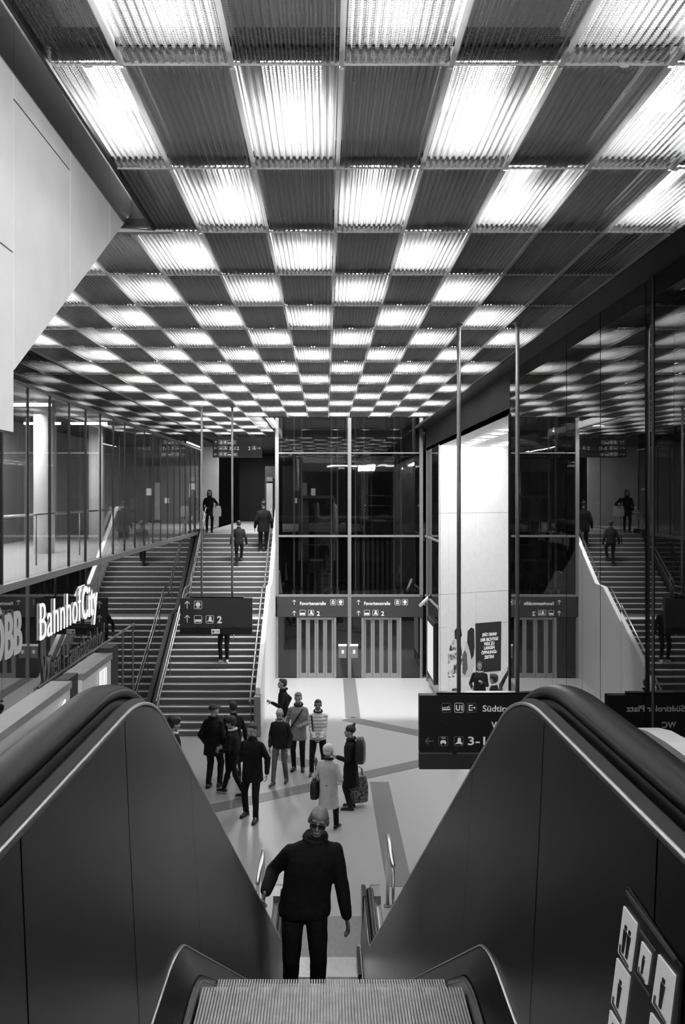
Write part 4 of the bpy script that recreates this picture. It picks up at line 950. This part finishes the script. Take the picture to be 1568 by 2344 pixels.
def person(label, loc, yaw, H=1.75, feet=((-.1, 0), (.1, 0)), foot_z=(0, 0), foot_yaw=(8, -8), wrists=((-.3, .05, .84), (.3, .05, .84)), lean=0.0, head=(0, 0, 0), coat='coat', style='jacket',
           trousers='jeans', hair='short', hairm='hair', skin='skin', shoe='shoe', shoulder=1.0, bulk=1.0, glasses=False, beard=False, fine=1.0, collar=None, legs=True, extras=(), elbow_out=(0.5, 0.5), drop=0.0, sway=0.0):
    """local frame: x to the person's right, y ahead, z up, all for a 1.75 m body"""
    global PERSONS; PERSONS += 1; seed = PERSONS
    s = H / 1.75
    root = thing('person', loc, label, 'person'); root.rotation_euler = (0, 0, R(yaw))
    mt = Matrix.Scale(s, 4)
    def put(me, nm, m, par=root, rot=True):
        me.materials.clear(); me.materials.append(M[m])
        me.transform(mt); o = link(bpy.data.objects.new(nm, me), par); OFF[o.name] = Vector((0, 0, 0)); return o
    lv = lambda p: Vector((p[0] + max(0, p[2] - 0.93) * sway, p[1] + max(0, p[2] - 0.93) * lean, p[2] - drop - max(0, p[2] - 0.93) * abs(lean) * 0.18))
    hipz = 0.93 - drop
    hips = [Vector((x * 0.092, 0, hipz)) for x in (-1, 1)]
    knees, ankles = [], []
    for i in (0, 1):
        an = Vector((feet[i][0], feet[i][1], 0.085 + foot_z[i] / s))
        k, an = ik(hips[i], an, 0.445, 0.425, (0.1 * (-1, 1)[i], 1, 0.15)); knees.append(k); ankles.append(an)
    sho = [lv((x * 0.170 * shoulder, 0, 1.365)) for x in (-1, 1)]
    elb, wri = [], []
    for i in (0, 1):
        e, w_ = ik(sho[i], wrists[i], 0.29, 0.265, ((-1, 1)[i] * elbow_out[i], -1, -0.25)); elb.append(e); wri.append(w_)
    nk, hd = lv((0, -0.005, 1.48)), lv((0, 0.025, 1.635))
    hm = Euler((R(head[1]), R(head[2]), R(head[0])), 'XYZ').to_matrix() * 1.06
    HP = lambda p: hd + hm @ Vector(p)
    # --- body: one continuous figure with head, hands and five fingers
    b = MB()
    b.ell(HP((0, -.012, .028)), (.077, .096, .078), mt=hm); b.ell(HP((0, .022, .045)), (.066, .062, .05), mt=hm); b.ell(HP((0, -.03, .05)), (.068, .07, .056), mt=hm); b.ell(HP((0, .022, -.03)), (.063, .07, .085), mt=hm); b.ell(HP((0, .043, -.088)), (.042, .042, .032), mt=hm)
    b.cap(HP((0, .083, .01)), HP((0, .106, -.034)), .008, .0135, 8); b.cap(HP((-.04, .074, .022)), HP((.04, .074, .022)), .012, .012, 8)
    b.cap(HP((-.018, .086, -.068)), HP((.018, .086, -.068)), .0085, .0085, 8)
    for x in (-1, 1): b.ell(HP((x * .077, -.008, -.008)), (.012, .022, .032), 8, 6, hm); b.ell(HP((x * .042, .055, -.03)), (.024, .026, .022), 8, 6, hm)
    b.cap(nk - Vector((0, 0, .06)), HP((0, -.02, -.05)), .06, .055)
    ch, pv = lv((0, 0, 1.28)), Vector((0, 0, hipz))
    b.cap(pv, ch, .105, .12); b.cap(ch, nk, .115, .06)
    for i in (0, 1):
        b.cap(ch + Vector((0, 0, .1)), sho[i], .07, .048); b.cap(sho[i], elb[i], .042, .034); b.cap(elb[i], wri[i], .033, .024)
        b.cap(pv, hips[i], .09, .075); b.cap(hips[i], knees[i], .07, .05); b.cap(knees[i], ankles[i], .045, .035)
        fy = R(foot_yaw[i]); fd = Vector((-math.sin(fy), math.cos(fy), 0)); b.cap(ankles[i], ankles[i] + fd * .12 - Vector((0, 0, .05)), .033, .025)
        # hand
        t = (wri[i] - elb[i]).normalized(); sd = (-1, 1)[i]
        inner = Vector((-sd, 0.25, 0)); inner = (inner - t * inner.dot(t)).normalized()      # palm faces the thigh
        acr = t.cross(inner) * sd; acr.normalize()
        if acr.y < 0: acr = -acr
        pc = wri[i] + t * .05
        pm_ = Matrix((acr, inner, t)).transposed()
        b.ell(pc, (.040, .016, .055), 10, 7, pm_)
        for f_, (u, ln) in enumerate(((.030, .062), (.011, .07), (-.010, .066), (-.029, .052))):
            a0 = pc + t * .042 + acr * u; a1 = a0 + (t * .9 + inner * .35).normalized() * ln * .5; a2 = a1 + (t * .55 + inner * .8).normalized() * ln * .5
            b.cap(a0, a1, .0095, .009, 8); b.cap(a1, a2, .009, .0078, 8)
        a0 = pc + acr * .03 - t * .02; a1 = a0 + (acr * .7 + t * .6 + inner * .4).normalized() * .04; a2 = a1 + (t * .9 + inner * .3 + acr * .2).normalized() * .03
        b.cap(a0, a1, .012, .0105, 8); b.cap(a1, a2, .0105, .0085, 8)
    put(remeshed(b, 0.0085 / fine, 2), 'body', skin)
    # --- face details
    for x in (-1, 1):
        e = MB().ell(HP((x * .031, .077, .0)), (.0135, .009, .0085), 8, 6, hm); put(mesh_of('eye', e.v, e.f, 'eye', True), 'eye', 'eye')
    e = MB().cap(HP((-.021, .0935, -.069)), HP((.021, .0935, -.069)), .003, .003, 6); put(mesh_of('mouth', e.v, e.f, 'lip', True), 'mouth', 'lip')
    for x in (-1, 1):
        e = MB().cap(HP((x * .018, .087, .0225)), HP((x * .046, .078, .0225)), .0042, .0035, 6)
        put(mesh_of('eyebrow', e.v, e.f, hairm, True), 'eyebrow', hairm)
    h = MB()
    if hair == 'short': h.ell(HP((0, -.022, .044)), (.083, .098, .08), mt=hm); h.ell(HP((0, -.05, -.0)), (.078, .068, .075), mt=hm); h.ell(HP((0, .03, .085)), (.06, .05, .035), mt=hm)
    elif hair == 'fluffy': h.ell(HP((0, -.02, .058)), (.105, .12, .09), mt=hm); h.ell(HP((0, -.05, 0)), (.1, .08, .09), mt=hm); h.ell(HP((0.02, .045, .09)), (.08, .06, .045), mt=hm)
    elif hair == 'rim': h.ell(HP((0, -.048, .0)), (.0815, .062, .058), mt=hm); h.ell(HP((0, -.03, .03)), (.079, .05, .03), mt=hm)
    elif hair == 'long': h.ell(HP((0, -.022, .044)), (.087, .1, .083), mt=hm); h.cap(HP((0, -.06, 0)), HP((0, -.07, -.17)), .085, .075); h.cap(HP((-.07, -.01, 0)), HP((-.075, .0, -.15)), .03, .025); h.cap(HP((.07, -.01, 0)), HP((.075, .0, -.15)), .03, .025)
    elif hair == 'beanie': h.ell(HP((0, -.018, .055)), (.09, .107, .088), mt=hm); h.cap(HP((0, -.05, .1)), HP((0, -.085, .165)), .05, .028)
    elif hair == 'knit': h.ell(HP((0, -.02, .045)), (.1, .112, .1), mt=hm); h.ell(HP((0, -.055, -.02)), (.085, .075, .07), mt=hm); h.cap(HP((-.03, -.02, .13)), HP((.03, -.02, .13)), .02, .02)
    elif hair == 'cap': h.ell(HP((0, -.018, .05)), (.085, .103, .078), mt=hm); h.ell(HP((0, .10, .045)), (.06, .06, .012), mt=hm)
    if h.v: put(remeshed(h, .011 / fine, 2, .004, 26, seed), {'beanie': 'beanie', 'knit': 'knit_hat', 'cap': 'cap'}.get(hair, 'hair'), hairm)
    if beard:
        h = MB().ell(HP((0, .035, -.085)), (.052, .05, .045), mt=hm).ell(HP((0, .075, -.06)), (.03, .018, .014), mt=hm); put(remeshed(h, .01 / fine, 1, .003, 30, seed), 'beard', 'hair')
    if glasses:
        g_ = MB()
        for x in (-1, 1):
            g_.tube([HP((x * .034 + .026 * math.copysign(abs(math.cos(q)) ** .6, math.cos(q)), .099, .0 + .015 * math.copysign(abs(math.sin(q)) ** .6, math.sin(q)))) for q in [2 * math.pi * k / 14 for k in range(14)]], .0032, 6, closed=True)
            g_.tube([HP((x * .06, .097, .006)), HP((x * .078, .05, .008)), HP((x * .081, -.01, .004))], .0035, 6)
        g_.tube([HP((-.01, .102, .004)), HP((.01, .102, .004))], .0035, 6)
        put(mesh_of('glasses', g_.v, g_.f, 'lens', True), 'glasses', 'lens')
        l_ = MB()
        for x in (-1, 1): l_.ell(HP((x * .034, .098, 0)), (.022, .002, .014), 10, 6, hm)
        put(mesh_of('lens', l_.v, l_.f, 'lens', True), 'glasses_lens', 'lens')
    # --- clothes
    bk = bulk
    if legs:
        t = MB()
        t.ell((0, -.005, hipz + .02), (.17 * bk, .13 * bk, .15))
        for i in (0, 1):
            t.cap(hips[i] + Vector((0, -.005, 0)), knees[i], .092 * bk, .066 * bk); t.cap(knees[i], ankles[i] + Vector((0, 0, .0)), .064 * bk, .052 * bk)
        put(remeshed(t, .014 / fine, 3, .006, 11, seed), 'trousers', trousers)
    hem = {'jacket': .84, 'long': .50, 'mid': .70, 'short': .92}[style] - drop
    rings = []
    prof = [(hem, .178, .135), (hem + .05, .185, .142), (.98 - drop, .178, .135), (1.10, .172, .13), (1.22, .178, .136), (1.32, .172, .13), (1.39, .135, .108), (1.44, .095, .088), (1.485, .074, .076), (1.52, .068, .07)]
    if style == 'long': prof[0] = (hem, .205, .165); prof[1] = (hem + .15, .195, .155)
    if style == 'mid': prof[0] = (hem, .195, .152); prof[1] = (hem + .08, .19, .148)
    t = MB(); n = 20
    for z, rx, ry in prof:
        c = lv((0, 0, z)) if z > 0.93 - drop else Vector((0, 0, z))
        rings.append([c + Vector((rx * bk * shoulder ** .5 * math.copysign(abs(math.cos(a)) ** .85, math.cos(a)), ry * bk * math.copysign(abs(math.sin(a)) ** .85, math.sin(a)), 0)) for a in [2 * math.pi * k / n for k in range(n)]])
    t.rings(rings)
    for i in (0, 1):
        t.cap(lv((0, 0, 1.40)), sho[i], .072 * bk, .058 * bk); t.cap(sho[i], elb[i], .061 * bk, .054 * bk); t.cap(elb[i], wri[i] + (elb[i] - wri[i]).normalized() * .02, .056 * bk, .044 * bk)
    cme = remeshed(t, .013 / fine, 3, .007, 8, seed)
    if coat == 'puffer':
        for v in cme.vertices:
            v.co += v.normal * .012 * (abs(math.sin(v.co.z * math.pi / .075)) - .5)
    cobj = put(cme, 'coat' if style in ('long', 'mid') else 'jacket', coat)
    if collar:
        t = MB(); t.tube([lv((.085 * math.cos(a), -.012 + .085 * math.sin(a), 1.485 + .02 * math.sin(a + 3.14))) for a in [2 * math.pi * k / 16 for k in range(16)]], .03, 8, closed=True)
        put(remeshed(t, .012, 2, .004, 20, seed), 'collar', collar)
    for i in (0, 1):
        fy = R(foot_yaw[i]); fd = Vector((-math.sin(fy), math.cos(fy), 0)); a = ankles[i]; g0 = a.z - .085
        t = MB().cap(Vector((a.x, a.y, g0 + .05)) - fd * .04, Vector((a.x, a.y, g0 + .045)) + fd * .06, .046, .044).cap(Vector((a.x, a.y, g0 + .045)) + fd * .05, Vector((a.x, a.y, g0 + .033)) + fd * .16, .044, .033).cap(a, Vector((a.x, a.y, g0 + .06)), .05, .046)
        for k_, v in enumerate(t.v): t.v[k_] = Vector((v.x, v.y, max(v.z, g0 + .006)))
        so_ = put(remeshed(t, .012, 2), 'shoe', shoe)
        t = MB().cap(Vector((a.x, a.y, g0 + .012)) - fd * .045, Vector((a.x, a.y, g0 + .012)) + fd * .165, .046, .036)
        for k_, v in enumerate(t.v): t.v[k_] = Vector((v.x, v.y, min(max(v.z, g0), g0 + .02)))
        put(mesh_of('sole', t.v, t.f, 'sole'), 'sole', 'sole' if seed % 2 else 'black', so_)
    for nm, m, mb in extras: put(mesh_of(nm, mb.v, mb.f, m, True), nm, m)
    return dict(root=root, wrists=wri, shoulders=sho, scale=s, M=Matrix.Translation(Vector(loc)) @ Matrix.Rotation(R(yaw), 4, 'Z') @ mt, head=hd)
def floor_at(x, y, dx=0): v = FLR(x, y); return (v.x + dx, v.y, 0.0)
def strap(p0, p1, m='bagblack'):
    t = MB()
    pts = []
    for k in range(9):
        u = k / 8; z = p0[2] + (p1[2] - p0[2]) * u; x = p0[0] + (p1[0] - p0[0]) * u
        y = .155 * math.sqrt(max(0.05, 1 - (x / .26) ** 2)); pts.append((x, y, z))
    t.tube(pts, .019, 6); return ('strap', m, t)

# the man coming up the escalator
ez = 7.55; zst = None
zstep = 6.3 - 4.43
main = person('man in a black coat and glasses riding up the escalator, hand on the handrail', (-0.18, ez, ZL - 0.6 * (ez - 2.62) + 0.03), 184, 1.76,
    feet=((-.11, .03), (.12, -.02)), wrists=((-.36, .06, .80), (.335, .10, 1.07)), head=(-8, -5, -10), coat='coat', style='jacket', hair='rim', glasses=True, fine=1.5, bulk=1.16, shoulder=1.12, elbow_out=(.5, .15), collar='coat2', sway=-.17, skin='skin_d')
# group in the hall
person('man with a beard in a dark parka walking, nearest of the group by the stairs', floor_at(578, 1872), 160, 1.84, feet=((-.14, .16), (.16, -.06)), wrists=((-.3, .02, .86), (.2, .22, 1.02)), coat='coat', style='mid', beard=True, head=(-10, -4, 0), bulk=1.06)
person('youth with a pale hood walking left in front of the bearded man', floor_at(537, 1822), 75, 1.66, feet=((-.09, -.26), (.09, .3)), wrists=((-.12, .3, 1.0), (.15, .33, 1.02)), coat='coat', collar='palecloth', head=(12, -14, 0), lean=.1, foot_z=(.03, 0), hair='fluffy')
person('man in a dark hooded coat seen from behind, left of the group', (-2.42, 19.0, 0), -20, 1.79, feet=((-.1, -.05), (.1, .08)), wrists=((-.24, .08, .9), (.24, .1, .9)), coat='coat', style='mid', hair='cap', collar='coat2', bulk=1.12, head=(-30, 0, 0))
person('short-haired person in black half hidden behind the dark hooded coat', (-2.05, 19.55, 0), 20, 1.72, coat='coat', hairm='hair', feet=((-.1, .1), (.1, -.14)))
person('boy with thick dark hair and a pale hood beside the left escalator wall', (-3.05, 17.6, 0), -62, 1.86, coat='coat', collar='palecloth', hair='fluffy', head=(-10, -8, 0))
person('bald man in a dark jacket and faded trousers looking down', floor_at(642, 1793), 165, 1.66, feet=((-.12, -.08), (.1, .24)), wrists=((-.22, .1, .86), (.22, .12, .86)), coat='coat2', trousers='jeansl', hair='rim', collar='trench', head=(4, -24, 0), skin='skin', lean=.06)
person('man in a grey trench coat with a shoulder strap', floor_at(683, 1763), 172, 1.78, wrists=((-.12, .26, 1.08), (.27, .04, .86)), coat='trench', style='mid', hairm='hairg', beard=True, head=(4, -10, 0), extras=(strap((-.13, 0, 1.42), (.16, 0, .98)),), collar='coat2')
person('man in a pale quilted jacket with clasped hands', floor_at(728, 1774), 178, 1.70, feet=((-.15, 0), (.15, .05)), wrists=((-.07, .24, .92), (.07, .24, .92)), coat='puffer', skin='skin_d', collar='coat', bulk=1.05, extras=(strap((.15, 0, 1.42), (.1, 0, .95)),))
person('dark-haired man in a black jacket in profile near the lift hall', (-1.06, 22.0, 0), 95, 1.72, wrists=((-.2, .3, 1.2), (.25, -.08, .95)), coat='coat', collar='coat2', head=(0, 6, 0), elbow_out=(.3, .6))
wc = person('woman in a cream coat and knitted hat seen from behind', floor_at(752, 1903), -22, 1.62, coat='cream', style='long', hair='knit', hairm='palecloth', feet=((-.1, -.16), (.1, .18)), wrists=((-.26, .1, .92), (.2, .22, 1.0)), bulk=1.02, collar='coat2', head=(-25, 4, 0))
bp = person('man in a beanie and long dark coat with a backpack facing left', floor_at(803, 1851), 78, 1.66, coat='coat', style='long', hair='beanie', wrists=((-.2, .26, 1.14), (.26, .0, .86)), collar='coat2', head=(4, 4, 0), bulk=1.05, shoe='shoe')
# on the stairs
def on_stairs(x, y, yz): 
    lo, hi = 23.1, 33.0
    for _ in range(50):
        mid = (lo + hi) / 2
        if HY + (CZ - stair_z(mid)) * F / mid > y: lo = mid
        else: hi = mid
    k = [s for s in steps if s[0] <= lo][-1]
    return (AT(x, y, lo).x, (k[0] + min(k[1], k[0] + .28)) / 2 + .02, k[2] + .004)
person('person in dark clothes on the stairs partly hidden by the hanging sign', on_stairs(512, 1517, 0), 175, 1.72, coat='coat', style='jacket', shoe='shoel', wrists=((-.3, .05, .84), (.33, .1, .9)), feet=((-.09, -.02), (.09, .03)))
person('person in a dark jacket climbing the upper stairs', on_stairs(547, 1288, 0), 4, 1.60, coat='coat2', feet=((-.07, .0), (.08, .22)), foot_z=(0, .16), lean=.06)
person('broad person in black climbing the stairs beside the lift shaft', on_stairs(603, 1262, 0), 8, 1.80, coat='coat', style='mid', bulk=1.15, hair='beanie')
wb = person('woman in a dark coat carrying a white bag at the top of the stairs', (-4.42, 33.45, ZU), 190, 1.62, coat='coat', style='mid', hair='long', wrists=((-.28, .1, 1.08), (.22, .1, .9)))
# in the niche
person('woman with a pale scarf in the bright niche by the poster', (4.32, 24.6, 0), 165, 1.66, coat='coat2', hair='long', collar='palecloth', style='mid', wrists=((-.1, .25, 1.2), (.2, .2, 1.0)))
person('dark-haired person turned away beside the tilted board', (4.42, 23.0, 0), 60, 1.62, coat='coat', hair='fluffy', collar='palecloth')
person('person in dark clothes just showing above the black hanging sign', (3.12, 21.0, 0), 120, 1.70, coat='coat', hair='short')

# bags
def bag(nm, label, loc, yaw, wx, wy, hz, m, handle=True, taper=.85, cat='bag', hh=.16):
    t = thing(nm, loc, label, cat); t.rotation_euler = (0, 0, R(yaw))
    rs = []
    for z, k in ((0, .9), (.02, .98), (.3, 1.04), (.7, 1.0), (.95, taper), (1, taper * .93)):
        rs.append([Vector((wx / 2 * k * math.copysign(abs(math.cos(a)) ** .5, math.cos(a)), wy / 2 * k * math.copysign(abs(math.sin(a)) ** .5, math.sin(a)), hz * z)) for a in [2 * math.pi * j / 20 for j in range(20)]])
    mb = MB().rings(rs); o = link(bpy.data.objects.new('bag_body', mesh_of('bag_body', mb.v, mb.f, m, True)), t)
    if handle:
        for sg in (-1, 1):
            mb = MB().tube([(-wx * .22, sg * wy * .2, hz * .96), (-wx * .2, sg * wy * .12, hz + hh * .7), (0, 0, hz + hh), (wx * .2, sg * wy * .12, hz + hh * .7), (wx * .22, sg * wy * .2, hz * .96)], .009, 6)
            link(bpy.data.objects.new('handle', mesh_of('handle', mb.v, mb.f, 'bagblack', True)), t)
    return t
def hand(p, i): return p['M'] @ p['wrists'][i]
h = hand(bp, 1)
bag('shopping_bag', 'large patterned shopping bag hanging from the hand of the beanie man', (h.x + .1, h.y - .12, 0.10), 20, .40, .2, .52, 'bagprint', hh=.2)
q = bp['M'] @ Vector((0, -.20, 1.0))
bag('backpack', 'black backpack on the back of the man in the beanie', (q.x, q.y, q.z), 78, .34, .2, .48, 'bagblack', handle=False, taper=.7, cat='backpack')
q = wc['M'] @ Vector((-.27, -.02, .66))
sb = bag('shoulder_bag', 'black shoulder bag hanging at the side of the woman in cream', (q.x, q.y, q.z), -112, .32, .14, .34, 'bagblack', hh=.42)
q = wb['M'] @ Vector((-.30, .12, .66))
bag('carrier_bag', 'white carrier bag held by the woman at the top of the stairs', (q.x, q.y, q.z), 10, .32, .1, .40, 'bagwhite', hh=.06)
